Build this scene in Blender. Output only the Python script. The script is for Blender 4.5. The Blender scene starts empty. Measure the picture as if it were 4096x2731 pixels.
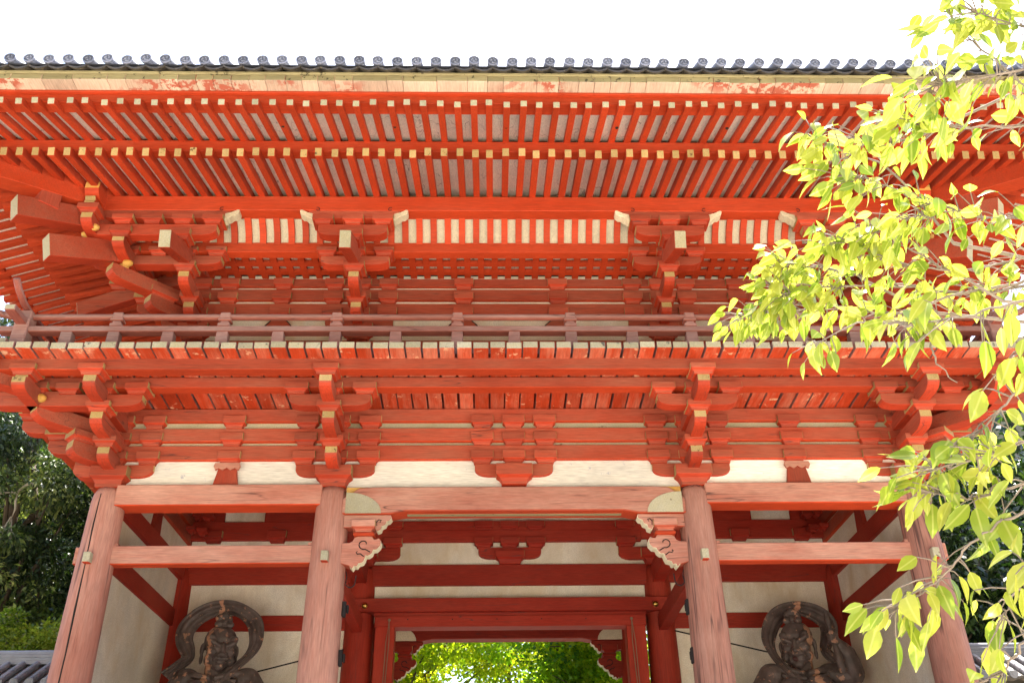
import bpy, bmesh, math, random
import numpy as np
from math import sin, cos, pi, radians, sqrt, atan2
from mathutils import Vector, Matrix

# ------------------------------------------------------------------ camera, sky, sun, exposure
SC = bpy.context.scene
COL = SC.collection
cam = bpy.data.cameras.new('camera')
cam.sensor_width = 36.0
cam.lens = 36.0 * 3772.7 / 4096.0
cam.clip_start = 0.05
cam.clip_end = 2000.0
co = bpy.data.objects.new('camera', cam)
COL.objects.link(co)
co.matrix_world = (Matrix.Translation((-0.2916, -11.0, 1.6)) @ Matrix.Rotation(-0.0265, 4, 'Z')
                   @ Matrix.Rotation(pi / 2 + 0.5443, 4, 'X') @ Matrix.Rotation(-0.0142, 4, 'Z'))
SC.camera = co

SUN_EL, SUN_AZ = radians(69), radians(30)          # azimuth measured from +Y towards +X: behind the gate, to the right
sd = Vector((sin(SUN_AZ) * cos(SUN_EL), cos(SUN_AZ) * cos(SUN_EL), sin(SUN_EL)))
sl = bpy.data.lights.new('sun', 'SUN')
sl.energy = 5.0
sl.angle = radians(0.5)
sl.color = (1.0, 0.95, 0.87)
so = bpy.data.objects.new('sun', sl)
COL.objects.link(so)
so.rotation_euler = sd.to_track_quat('Z', 'Y').to_euler()
so.location = (6, 8, 30)

W = bpy.data.worlds.new('World')
SC.world = W
W.use_nodes = True
nt = W.node_tree
sky = nt.nodes.new('ShaderNodeTexSky')
sky.sky_type = 'NISHITA'
sky.sun_disc = False
sky.sun_elevation = SUN_EL
sky.sun_rotation = SUN_AZ
sky.air_density = 1.0
sky.dust_density = 2.5
nt.links.new(sky.outputs['Color'], nt.nodes['Background'].inputs['Color'])
nt.nodes['Background'].inputs['Strength'].default_value = 0.13

SC.view_settings.view_transform = 'Standard'
SC.view_settings.look = 'None'
SC.view_settings.gamma = 1.0
SC.view_settings.exposure = 2.22
SC.cycles.use_denoising = True
SC.cycles.max_bounces = 8
SC.cycles.diffuse_bounces = 5
SC.cycles.transmission_bounces = 4
SC.cycles.transparent_max_bounces = 4
SC.cycles.sample_clamp_indirect = 6.0
RNG = random.Random(7)


# ------------------------------------------------------------------ materials
class NT:
    def __init__(s, name):
        s.m = bpy.data.materials.new(name)
        s.m.use_nodes = True
        s.t = s.m.node_tree
        s.b = s.t.nodes['Principled BSDF']
        s.out = s.t.nodes['Material Output']

    def n(s, kind, **kw):
        nd = s.t.nodes.new(kind)
        for k, v in kw.items():
            setattr(nd, k, v)
        return nd

    def l(s, a, b):
        s.t.links.new(a, b)

    def pos(s):
        return s.n('ShaderNodeNewGeometry').outputs['Position']

    def noise(s, vec, scale, detail=4, rough=0.6, stretch=(1, 1, 1), dist=0.0):
        mp = s.n('ShaderNodeMapping')
        mp.inputs['Scale'].default_value = stretch
        s.l(vec, mp.inputs['Vector'])
        nz = s.n('ShaderNodeTexNoise')
        nz.inputs['Scale'].default_value = scale
        nz.inputs['Detail'].default_value = detail
        nz.inputs['Roughness'].default_value = rough
        nz.inputs['Distortion'].default_value = dist
        s.l(mp.outputs[0], nz.inputs['Vector'])
        return nz.outputs['Fac']

    def ramp(s, fac, stops):
        r = s.n('ShaderNodeValToRGB')
        e = r.color_ramp.elements
        while len(e) < len(stops):
            e.new(0.5)
        for q, (p, c) in zip(e, stops):
            q.position = p
            q.color = (c, c, c, 1) if isinstance(c, (int, float)) else (*c, 1)
        s.l(fac, r.inputs[0])
        return r.outputs[0]

    def mix(s, fac, a, b, mode='MIX'):
        m = s.n('ShaderNodeMix', data_type='RGBA', blend_type=mode)
        for sock, v in ((m.inputs[0], fac), (m.inputs[6], a), (m.inputs[7], b)):
            if isinstance(v, (int, float)):
                sock.default_value = v
            elif isinstance(v, tuple):
                sock.default_value = (*v, 1)
            else:
                s.l(v, sock)
        return m.outputs[2]

    def math(s, op, a, b=0.0, c=0.0):
        m = s.n('ShaderNodeMath', operation=op)
        for i, v in enumerate((a, b, c)):
            if isinstance(v, (int, float)):
                m.inputs[i].default_value = v
            else:
                s.l(v, m.inputs[i])
        return m.outputs[0]

    def bump(s, h, strength=0.3, dist=0.01):
        b = s.n('ShaderNodeBump')
        b.inputs['Strength'].default_value = strength
        b.inputs['Distance'].default_value = dist
        s.l(h, b.inputs['Height'])
        s.l(b.outputs[0], s.b.inputs['Normal'])

    def done(s, col, rough=0.6, spec=0.3):
        if isinstance(col, tuple):
            s.b.inputs['Base Color'].default_value = (*col, 1)
        else:
            s.l(col, s.b.inputs['Base Color'])
        if isinstance(rough, (int, float)):
            s.b.inputs['Roughness'].default_value = rough
        else:
            s.l(rough, s.b.inputs['Roughness'])
        s.b.inputs['Specular IOR Level'].default_value = spec
        return s.m


STR = {'x': (0.09, 1, 1), 'y': (1, 0.09, 1), 'z': (1, 1, 0.07), 'n': (1, 1, 1)}


def paint(name, fresh, faded, amount, grain='x', crack=0.0, spots=None, shelter=True, rough=0.62, stain=None):
    """weathered paint: the exposed (outward and upward) faces fade, undersides stay fresh"""
    k = NT(name)
    P = k.pos()
    st = STR[grain]
    big = k.noise(P, 1.6, 5, 0.62, tuple(0.35 + 0.65 * v for v in st))
    fine = k.noise(P, 16, 6, 0.65, st)
    vfine = k.noise(P, 70, 3, 0.6, st)
    f = k.math('ADD', k.math('MULTIPLY', big, 0.6), k.math('MULTIPLY', fine, 0.4))
    f = k.ramp(f, [(0.36, 0.0), (0.62, 1.0)])
    f = k.math('MULTIPLY_ADD', f, 0.55, amount - 0.275)
    f = k.math('MAXIMUM', k.math('MINIMUM', f, 1.0), 0.0)
    if shelter:
        sep = k.n('ShaderNodeSeparateXYZ')
        k.l(k.n('ShaderNodeNewGeometry').outputs['True Normal'], sep.inputs[0])
        ex = k.ramp(k.math('MULTIPLY_ADD', sep.outputs[2], 0.5, 0.5), [(0.14, 0.06), (0.42, 1.0)])
        f = k.math('MULTIPLY', f, ex)
    col = k.mix(f, fresh, faded)
    rnd = k.n('ShaderNodeObjectInfo').outputs['Random']
    v = k.math('MULTIPLY_ADD', rnd, 0.30, 0.74)
    v = k.math('MULTIPLY', v, k.math('MULTIPLY_ADD', vfine, 0.9, 0.55))
    v = k.math('MULTIPLY', v, k.math('MULTIPLY_ADD', big, 0.9, 0.56))
    comb = k.n('ShaderNodeCombineColor')
    for i in range(3):
        k.l(v, comb.inputs[i])
    col = k.mix(1.0, col, comb.outputs[0], 'MULTIPLY')
    if spots:
        sp = k.noise(P, 9, 4, 0.7)
        sp = k.ramp(sp, [(spots[1], 0.0), (spots[1] + 0.05, 1.0)])
        if len(spots) > 2:           # wear comes in patches, not everywhere
            sp = k.math('MULTIPLY', sp, k.ramp(k.noise(P, spots[2], 2), [(0.48, 0.0), (0.56, 1.0)]))
        col = k.mix(sp, col, spots[0])
    if stain:
        sa = k.ramp(k.noise(P, 1.5, 5, 0.6, (1, 1, 0.55), 0.6), [(0.40, 0.0), (0.68, 1.0)])
        sb_ = k.ramp(k.noise(P, 6, 4, 0.6, (1, 1, 0.3)), [(0.30, 0.35), (0.70, 1.0)])
        col = k.mix(k.math('MULTIPLY', sa, sb_), col, stain)
    h = fine
    if crack:
        c = k.noise(P, 5.5, 2, 0.5, tuple(.045 if v < 1 else 1 for v in st), 0.12)
        a = k.math('ABSOLUTE', k.math('SUBTRACT', c, 0.5))
        ck = k.ramp(a, [(0.0, 1.0), (0.009 * crack, 0.0)])
        gate = k.ramp(k.noise(P, 1.1, 2), [(0.42, 0.0), (0.56, 1.0)])
        ck = k.math('MULTIPLY', ck, gate)
        col = k.mix(k.math('MULTIPLY', ck, 0.85), col, (0.06, 0.03, 0.028))
        h = k.math('SUBTRACT', k.math('MULTIPLY', fine, 0.6), ck)
    k.bump(h, 0.25, 0.006)
    return k.done(col, rough, 0.25)


FRESH = (0.52, 0.053, 0.013)
FADE = (0.52, 0.215, 0.165)
M = {}
M['red'] = paint('vermilion_paint', FRESH, (0.31, 0.062, 0.03), 0.26, 'x')
M['red_y'] = paint('vermilion_rafter_paint', FRESH, (0.37, 0.08, 0.045), 0.26, 'y')
M['redw'] = paint('weathered_vermilion', (0.48, 0.044, 0.013), (0.32, 0.105, 0.064), 0.60, 'x', crack=0.5)
M['redw_y'] = paint('weathered_vermilion_arm', (0.48, 0.044, 0.013), (0.33, 0.11, 0.072), 0.56, 'y', crack=0.5)
M['redw_z'] = paint('weathered_vermilion_post', (0.40, 0.035, 0.012), (0.29, 0.085, 0.052), 0.5, 'z')
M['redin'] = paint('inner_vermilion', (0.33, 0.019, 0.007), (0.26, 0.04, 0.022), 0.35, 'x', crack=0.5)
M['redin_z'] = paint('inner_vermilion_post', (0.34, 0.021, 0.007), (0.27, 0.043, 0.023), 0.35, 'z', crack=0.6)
M['pink'] = paint('faded_tie_paint', (0.44, 0.080, 0.042), (0.49, 0.262, 0.195), 0.72, 'x', crack=1.0)
M['pink_z'] = paint('faded_column_paint', (0.37, 0.11, 0.07), (0.41, 0.225, 0.175), 0.60, 'z', crack=2.2, shelter=False)
M['lav'] = paint('sun_bleached_rail', (0.31, 0.09, 0.062), (0.36, 0.245, 0.225), 0.62, 'x', crack=0.6)
M['lav_y'] = paint('sun_bleached_rail_end', (0.32, 0.085, 0.06), (0.36, 0.245, 0.235), 0.60, 'y', crack=0.6)
M['under'] = paint('plank_underside_paint', FRESH, (0.70, 0.42, 0.28), 0.06, 'y', spots=((0.70, 0.40, 0.24), 0.59, 1.7), shelter=False)
M['board'] = paint('roof_board', (0.92, 0.87, 0.78), (0.86, 0.76, 0.64), 0.35, 'y', crack=0.8, shelter=False)
M['eaveb'] = paint('eave_board', (0.62, 0.43, 0.32), (0.62, 0.48, 0.36), 0.5, 'y', spots=((0.42, 0.12, 0.075), 0.47, 0.8), shelter=False)
M['plaster'] = paint('white_plaster', (0.80, 0.76, 0.67), (0.72, 0.65, 0.52), 0.45, 'n', shelter=False, rough=0.9, stain=(0.52, 0.41, 0.26))
M['plaster_out'] = paint('white_plank_wall', (0.90, 0.89, 0.84), (0.87, 0.82, 0.70), 0.34, 'x', spots=((0.44, 0.45, 0.50), 0.63, 0.9), shelter=False, rough=0.9)
M['yel'] = paint('ochre_end_paint', (0.48, 0.33, 0.11), (0.44, 0.34, 0.18), 0.45, 'n', spots=((0.10, 0.06, 0.03), 0.62), shelter=False)
M['yel2'] = paint('pale_end_paint', (0.46, 0.41, 0.24), (0.39, 0.37, 0.29), 0.5, 'n', spots=((0.18, 0.15, 0.10), 0.66), shelter=False)
M['gold'] = paint('orange_ochre', (0.72, 0.36, 0.06), (0.62, 0.42, 0.16), 0.4, 'n', shelter=False)
M['plankend'] = paint('grey_plank_end', (0.48, 0.42, 0.23), (0.36, 0.35, 0.30), 0.5, 'n', spots=((0.10, 0.09, 0.08), 0.62), shelter=False)
M['moss'] = paint('mossy_wood', (0.40, 0.33, 0.17), (0.30, 0.27, 0.15), 0.5, 'x', spots=((0.06, 0.05, 0.03), 0.60), shelter=False)
M['edge'] = paint('dull_end_grain', (0.40, 0.27, 0.10), (0.36, 0.24, 0.12), 0.45, 'n', shelter=False)
M['cream'] = paint('carved_cream', (0.78, 0.70, 0.48), (0.70, 0.62, 0.46), 0.4, 'n', shelter=False)
M['ribw'] = paint('cove_board', (0.66, 0.60, 0.45), (0.55, 0.49, 0.35), 0.4, 'z', spots=((0.42, 0.30, 0.16), 0.74), shelter=False)
M['dark'] = NT('dark_gap').done((0.02, 0.015, 0.012), 0.9)
M['iron'] = NT('iron').done((0.022, 0.018, 0.018), 0.75, 0.2)
M['rope'] = NT('hemp_rope').done((0.22, 0.14, 0.09), 0.9)
k = NT('brass'); k.b.inputs['Metallic'].default_value = 1.0
M['brass'] = k.done((0.6, 0.38, 0.10), 0.35)


def tile_mat(name, c, lich):
    k = NT(name)
    P = k.pos()
    a = k.noise(P, 7, 5, 0.65)
    b = k.noise(P, 40, 4, 0.6)
    rnd = k.n('ShaderNodeObjectInfo').outputs['Random']
    f = k.math('MULTIPLY_ADD', rnd, 0.35, k.math('MULTIPLY', a, 0.65))
    col = k.mix(k.ramp(f, [(0.25, 0.0), (0.75, 1.0)]), c, tuple(v * 1.9 for v in c))
    col = k.mix(k.ramp(b, [(0.58, 0.0), (0.70, 0.6)]), col, lich)
    k.bump(b, 0.3, 0.004)
    return k.done(col, 0.5, 0.45)


M['tile'] = tile_mat('grey_roof_tile', (0.085, 0.092, 0.118), (0.20, 0.205, 0.23))
M['tiled'] = tile_mat('tile_crest', (0.165, 0.178, 0.24), (0.30, 0.31, 0.36))
M['tile2'] = tile_mat('stained_roof_tile', (0.06, 0.052, 0.045), (0.36, 0.27, 0.14))
M['tile3'] = tile_mat('wall_roof_tile', (0.15, 0.155, 0.175), (0.26, 0.26, 0.25))


def ground_mat(name, a, b, s):
    k = NT(name)
    P = k.pos()
    f = k.noise(P, s, 8, 0.7)
    g = k.noise(P, 60, 4, 0.7)
    col = k.mix(f, a, b)
    col = k.mix(k.math('MULTIPLY', g, 0.4), col, tuple(0.5 * v for v in a))
    k.bump(g, 0.5, 0.02)
    return k.done(col, 0.95, 0.1)


M['ground'] = ground_mat('pale_gravel', (0.74, 0.67, 0.55), (0.66, 0.59, 0.48), 0.6)
M['soil'] = ground_mat('forest_soil', (0.030, 0.036, 0.016), (0.018, 0.018, 0.010), 0.5)
M['stone'] = ground_mat('granite', (0.40, 0.38, 0.35), (0.32, 0.31, 0.29), 2.0)


def bark_mat(name, a, b):
    k = NT(name)
    P = k.pos()
    f = k.noise(P, 14, 6, 0.7, (1, 1, 0.3))
    k.bump(f, 0.6, 0.01)
    return k.done(k.mix(f, a, b), 0.85, 0.2)


M['bark'] = bark_mat('dark_bark', (0.07, 0.05, 0.035), (0.16, 0.12, 0.085))
M['twig'] = bark_mat('cherry_twig', (0.13, 0.095, 0.075), (0.34, 0.29, 0.25))
M['dead'] = bark_mat('bleached_twig', (0.34, 0.28, 0.20), (0.46, 0.40, 0.30))


def leaf_mat(name, stops, trans, gloss=0.35, tr=0.5, veins=False):
    """leaf colour varies per leaf through a stored attribute; the blade lets light through"""
    k = NT(name)
    at = k.n('ShaderNodeAttribute', attribute_name='leafrand')
    r = k.n('ShaderNodeValToRGB')
    e = r.color_ramp.elements
    while len(e) < len(stops):
        e.new(0.5)
    for q, (p, c) in zip(e, stops):
        q.position = p
        q.color = (*c, 1)
    k.l(at.outputs['Fac'], r.inputs[0])
    col = r.outputs[0]
    if veins:
        md = k.n('ShaderNodeAttribute', attribute_name='across').outputs['Fac']
        mot = k.noise(k.pos(), 38, 3, 0.6)
        col = k.mix(k.ramp(mot, [(0.40, 0.0), (0.75, 0.22)]), col, (0.16, 0.26, 0.03))
        col = k.mix(k.ramp(md, [(0.0, 0.55), (0.16, 0.0)]), col, (0.60, 0.62, 0.22))
    k.done(col, gloss, 0.4)
    tl = k.n('ShaderNodeBsdfTranslucent')
    k.l(k.mix(1.0, col, trans, 'MULTIPLY'), tl.inputs['Color'])
    mx = k.n('ShaderNodeMixShader')
    mx.inputs[0].default_value = tr
    k.l(k.b.outputs[0], mx.inputs[1])
    k.l(tl.outputs[0], mx.inputs[2])
    k.l(mx.outputs[0], k.out.inputs['Surface'])
    return k.m


M['cherry'] = leaf_mat('cherry_leaf', [(0.0, (0.18, 0.28, 0.035)), (0.5, (0.34, 0.41, 0.06)), (1.0, (0.48, 0.49, 0.10))], (1.3, 1.25, 0.8), 0.25, 0.52, True)
M['ever'] = leaf_mat('evergreen_leaf', [(0.0, (0.012, 0.026, 0.008)), (0.6, (0.02, 0.042, 0.012)), (1.0, (0.10, 0.16, 0.04))], (1.2, 1.4, 0.5), 0.28, 0.25)
M['cedar'] = leaf_mat('cedar_spray', [(0.0, (0.02, 0.038, 0.012)), (0.6, (0.05, 0.08, 0.02)), (0.8, (0.16, 0.21, 0.05)), (1.0, (0.34, 0.37, 0.12))], (1.2, 1.3, 0.6), 0.5, 0.25)  # the brightest tones paint sunlit highlights into the spray colour
M['bushl'] = leaf_mat('bush_leaf', [(0.0, (0.10, 0.18, 0.02)), (0.5, (0.32, 0.40, 0.05)), (1.0, (0.62, 0.58, 0.12))], (1.2, 1.2, 0.6), 0.25, 0.45)
M['maple_y'] = leaf_mat('sun_painted_maple_leaf', [(0.0, (0.14, 0.26, 0.015)), (0.5, (0.34, 0.44, 0.02)), (1.0, (0.62, 0.60, 0.04))], (1.5, 1.45, 0.7), 0.5, 0.7)  # yellower copy of the maple leaf with backlight painted into its colour
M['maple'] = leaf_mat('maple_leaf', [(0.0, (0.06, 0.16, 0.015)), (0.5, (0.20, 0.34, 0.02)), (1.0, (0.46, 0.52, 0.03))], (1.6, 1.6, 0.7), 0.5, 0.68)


# ------------------------------------------------------------------ mesh helpers
class MB:
    def __init__(s):
        s.v, s.f, s.m = [], [], []

    def add(s, vs, fs, m=0):
        o = len(s.v)
        s.v += [tuple(v) for v in vs]
        for i, f in enumerate(fs):
            s.f.append(tuple(o + j for j in f))
            s.m.append(m[i] if isinstance(m, (list, tuple)) else m)
        return s

    def box(s, x0, x1, y0, y1, z0, z1, m=0, **mm):
        vs = [(x, y, z) for z in (z0, z1) for y in (y0, y1) for x in (x0, x1)]
        fs = [(0, 2, 3, 1), (4, 5, 7, 6), (0, 1, 5, 4), (2, 6, 7, 3), (0, 4, 6, 2), (1, 3, 7, 5)]
        return s.add(vs, fs, [mm.get(k, m) for k in ('b', 't', 'f', 'k', 'l', 'r')])

    def prism(s, pts, o, a, b, c, t0, t1, m=0, edge=None):
        """polygon pts in (a, b), swept along c from t0 to t1; edge[i] is the material of side i -> i+1"""
        o, a, b, c = Vector(o), Vector(a), Vector(b), Vector(c)
        n = len(pts)
        vs = [o + a * p[0] + b * p[1] + c * t for t in (t0, t1) for p in pts]
        fs = [tuple(range(n - 1, -1, -1)), tuple(range(n, 2 * n))] + [(i, (i + 1) % n, n + (i + 1) % n, n + i) for i in range(n)]
        ms = [m, m] + [(edge or {}).get(i, m) for i in range(n)]
        return s.add(vs, fs, ms)

    def tube(s, pts, rad, seg=8, m=0, cap=True):
        pts = [Vector(p) for p in pts]
        n = len(pts)
        rr = rad if isinstance(rad, (list, tuple)) else [rad] * n
        up = Vector((0, 0, 1))
        vs, fs = [], []
        for i, p in enumerate(pts):
            d = (pts[min(i + 1, n - 1)] - pts[max(i - 1, 0)]).normalized()
            u = d.cross(up)
            if u.length < 0.05:
                u = d.cross(Vector((1, 0, 0)))
            u.normalize()
            w = d.cross(u)
            for q in range(seg):
                t = 2 * pi * q / seg
                vs.append(p + (u * cos(t) + w * sin(t)) * rr[i])
        for i in range(n - 1):
            for q in range(seg):
                fs.append((i * seg + q, i * seg + (q + 1) % seg, (i + 1) * seg + (q + 1) % seg, (i + 1) * seg + q))
        if cap:
            fs += [tuple(range(seg - 1, -1, -1)), tuple(range((n - 1) * seg, n * seg))]
        return s.add(vs, fs, m)

    def ball(s, c, r, seg=10, m=0, rings=6):
        c = Vector(c)
        rx, ry, rz = r if isinstance(r, tuple) else (r, r, r)
        vs = [c + Vector((0, 0, rz))]
        for i in range(1, rings):
            p = pi * i / rings
            vs += [c + Vector((rx * sin(p) * cos(2 * pi * q / seg), ry * sin(p) * sin(2 * pi * q / seg), rz * cos(p))) for q in range(seg)]
        vs.append(c - Vector((0, 0, rz)))
        fs = [(0, 1 + q, 1 + (q + 1) % seg) for q in range(seg)]
        for i in range(rings - 2):
            for q in range(seg):
                a = 1 + i * seg
                fs.append((a + q, a + seg + q, a + seg + (q + 1) % seg, a + (q + 1) % seg))
        e = len(vs) - 1
        a = 1 + (rings - 2) * seg
        fs += [(a + q, e, a + (q + 1) % seg) for q in range(seg)]
        return s.add(vs, fs, m)

    def obj(s, name, mats, parent=None, bevel=0.0, smooth=False):
        me = bpy.data.meshes.new(name)
        me.from_pydata(s.v, [], s.f)
        for x in (mats if isinstance(mats, (list, tuple)) else [mats]):
            me.materials.append(M[x] if isinstance(x, str) else x)
        me.polygons.foreach_set('material_index', s.m)
        if smooth:
            me.polygons.foreach_set('use_smooth', [True] * len(s.f))
        bm = bmesh.new()
        bm.from_mesh(me)
        bmesh.ops.recalc_face_normals(bm, faces=bm.faces)
        bm.to_mesh(me)
        bm.free()
        o = bpy.data.objects.new(name, me)
        COL.objects.link(o)
        if parent:
            o.parent = parent
        if bevel:
            bv = o.modifiers.new('bevel', 'BEVEL')
            bv.width = bevel
            bv.segments = 1
            bv.limit_method = 'ANGLE'
            bv.angle_limit = radians(40)
        return o


def tag(o, label=None, cat=None, group=None, kind=None):
    for k_, v in (('label', label), ('category', cat), ('group', group), ('kind', kind)):
        if v:
            o[k_] = v
    return o


def thing(name, label, cat, loc=(0, 0, 0), group=None):
    o = bpy.data.objects.new(name, None)
    COL.objects.link(o)
    o.location = loc
    return tag(o, label, cat, group)


def reparent(o, parent):
    """parent keeps the mesh where it was written (meshes are written in world space)"""
    o.parent = parent
    o.matrix_parent_inverse = parent.matrix_world.inverted()
    return o


def dup(o, parent, off):
    c = o.copy()
    COL.objects.link(c)
    c.parent = parent
    c.location = Vector(o.location) + Vector(off)
    return c


# ------------------------------------------------------------------ the gate
B, A = 2.23, 4.97                  # lower column axes
X2, X3, YU = 2.155, 4.445, 0.40    # upper column axes, upper front wall
YM, YR = 3.1, 6.2                  # middle and rear column rows
STEP = 0.395
G = thing('temple_gate', 'two storey vermilion wooden temple gate with railed balcony and grey tiled eaves', 'gate')

# --- bracket pieces
def masu(o, u, v, w, d, z0, zs, z1, mats=('redw',), ends='u', parent=None, inset=0.042, name='bearing_block'):
    """square bearing block with a flared foot; ends: which sides show ochre end grain"""
    o, u, v = Vector(o), Vector(u), Vector(v)
    mb = MB()
    rings = [(inset, z0), (inset * .95, z0 + (zs - z0) * .35), (inset * .62, z0 + (zs - z0) * .72), (0.006, zs - .004), (0.0, zs), (0.0, z1)]
    vs = []
    for ins, z in rings:
        a, b = w / 2 - ins, d / 2 - ins
        for sa, sb in ((-1, -1), (1, -1), (1, 1), (-1, 1)):
            p = o + u * (sa * a) + v * (sb * b)
            vs.append((p.x, p.y, z))
    fs, ms = [(3, 2, 1, 0), (20, 21, 22, 23)], [0, 0]
    for r in range(5):
        for q in range(4):
            fs.append((r * 4 + q, r * 4 + (q + 1) % 4, r * 4 + 4 + (q + 1) % 4, r * 4 + 4 + q))
            y = 0
            if r == 4 and ((ends == 'u' and q in (1, 3)) or (ends == 'v' and q == 2)):
                y = 1
            ms.append(y)
    mb.add(vs, fs, ms)
    return mb.obj(name, [mats[0], 'edge' if ends == 'u' else 'yel'], parent, 0.004)


def arm(o, u, v, l0, l1, t, z0, z1, mat='redw', parent=None, r0=True, r1=True, name='bracket_arm', endmat='yel'):
    """bracket arm along u from -l0 to l1; the lower corners are rounded"""
    h = z1 - z0
    def end(l, sgn):
        return [(sgn * l, z1), (sgn * l, z0 + .52 * h), (sgn * (l - .012), z0 + .34 * h), (sgn * (l - .045), z0 + .17 * h), (sgn * (l - .10), z0 + .05 * h), (sgn * (l - .17), z0)]
    def flat(l, sgn):
        return [(sgn * l, z1), (sgn * l, z0)]
    pr = end(l1, 1) if r1 else flat(l1, 1)
    pl = (end(l0, -1) if r0 else flat(l0, -1))[::-1]
    pts = pr + pl
    n = len(pts)
    edge = {0: 1, n - 2: 1}
    mb = MB()
    ov = Vector(o)
    mb.prism(pts, (ov.x, ov.y, 0), u, (0, 0, 1), v, -t / 2, t / 2, 0, edge)
    return mb.obj(name, [mat, endmat], parent, 0.004)


def nose(o, d, n_, l0, l1, t, z0, z1, parent, mat='redw_y', name='bracket_arm', endmat='yel'):
    """projecting arm from l0 to its tip l1 along d, curved below the ochre tip"""
    h = z1 - z0
    pts = [(l0, z1), (l1, z1), (l1, z1 - .47 * h), (l1 - .008, z1 - .58 * h), (l1 - .035, z1 - .75 * h), (l1 - .085, z1 - .90 * h), (l1 - .15, z1 - .98 * h), (l1 - .22, z0), (l0, z0)]
    mb = MB()
    ov = Vector(o)
    mb.prism(pts, (ov.x, ov.y, 0), d, (0, 0, 1), n_, -t / 2, t / 2, 0, {1: 1})
    return mb.obj(name, [mat, endmat], parent, 0.004)


UX, UY = Vector((1, 0, 0)), Vector((0, 1, 0))
RW = dict(w=.285, d=.285)


def wall_blocks(x, y, u, v, rows, offs, parent, hs=(.065, .168), w=.285):
    for z in rows:
        for a in offs:
            p = Vector((x, y, 0)) + Vector(u) * a
            masu(p, u, v, w, .27, z, z + hs[0], z + hs[1], parent=parent)


LROWS = (6.42, 6.674, 6.914)


def lower_front(o, out, lat, parent, tips=(1, 1, 1), cross=(.49, .49), yz=0.0):
    """three step lower bracket set on a column at o, projecting along out"""
    o, out, lat = Vector(o), Vector(out), Vector(lat)
    my = 'redw_y' if abs(out.y) > .5 else 'redw'
    nose(o, out, lat, -.1, .49, .147, 6.30, 6.48, parent, my)
    masu(o + out * STEP, lat, -out, .28, .28, 6.48, 6.545, 6.615, ends='v', parent=parent)
    nose(o, out, lat, -.05, .885, .147, 6.57, 6.758, parent, my)
    masu(o + out * 2 * STEP, lat, -out, .285, .285, 6.758, 6.815, 6.886, parent=parent)
    arm(o + out * 2 * STEP, lat, out, cross[0], cross[1], .16, 6.836, 6.995, parent=parent)
    for a in (-.41, 0, .41):
        masu(o + out * 2 * STEP + lat * a, lat, -out, .285, .27, 6.995, 7.05, 7.135, parent=parent)
    nose(o, out, lat, 0, 1.28, .147, 6.86, 7.037, parent, my)
    masu(o + out * 3 * STEP, lat, -out, .30, .285, 7.037, 7.10, 7.172, parent=parent)


def wall_set(x, y, u, v, parent, big=True, arms=True):
    if arms:
        arm((x, y, 0), u, v, .49, .49, .17, 6.255, 6.42, parent=parent)
    wall_blocks(x, y, u, v, LROWS, (-.40, 0, .40) if big else (0,), parent)


def daito(x, y, parent, w=.45, z=(6.10, 6.225, 6.36)):
    return masu((x, y, 0), UX, UY, w, w * .98, z[0], z[1], z[2], parent=parent, inset=.07, name='bracket_complex')


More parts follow.
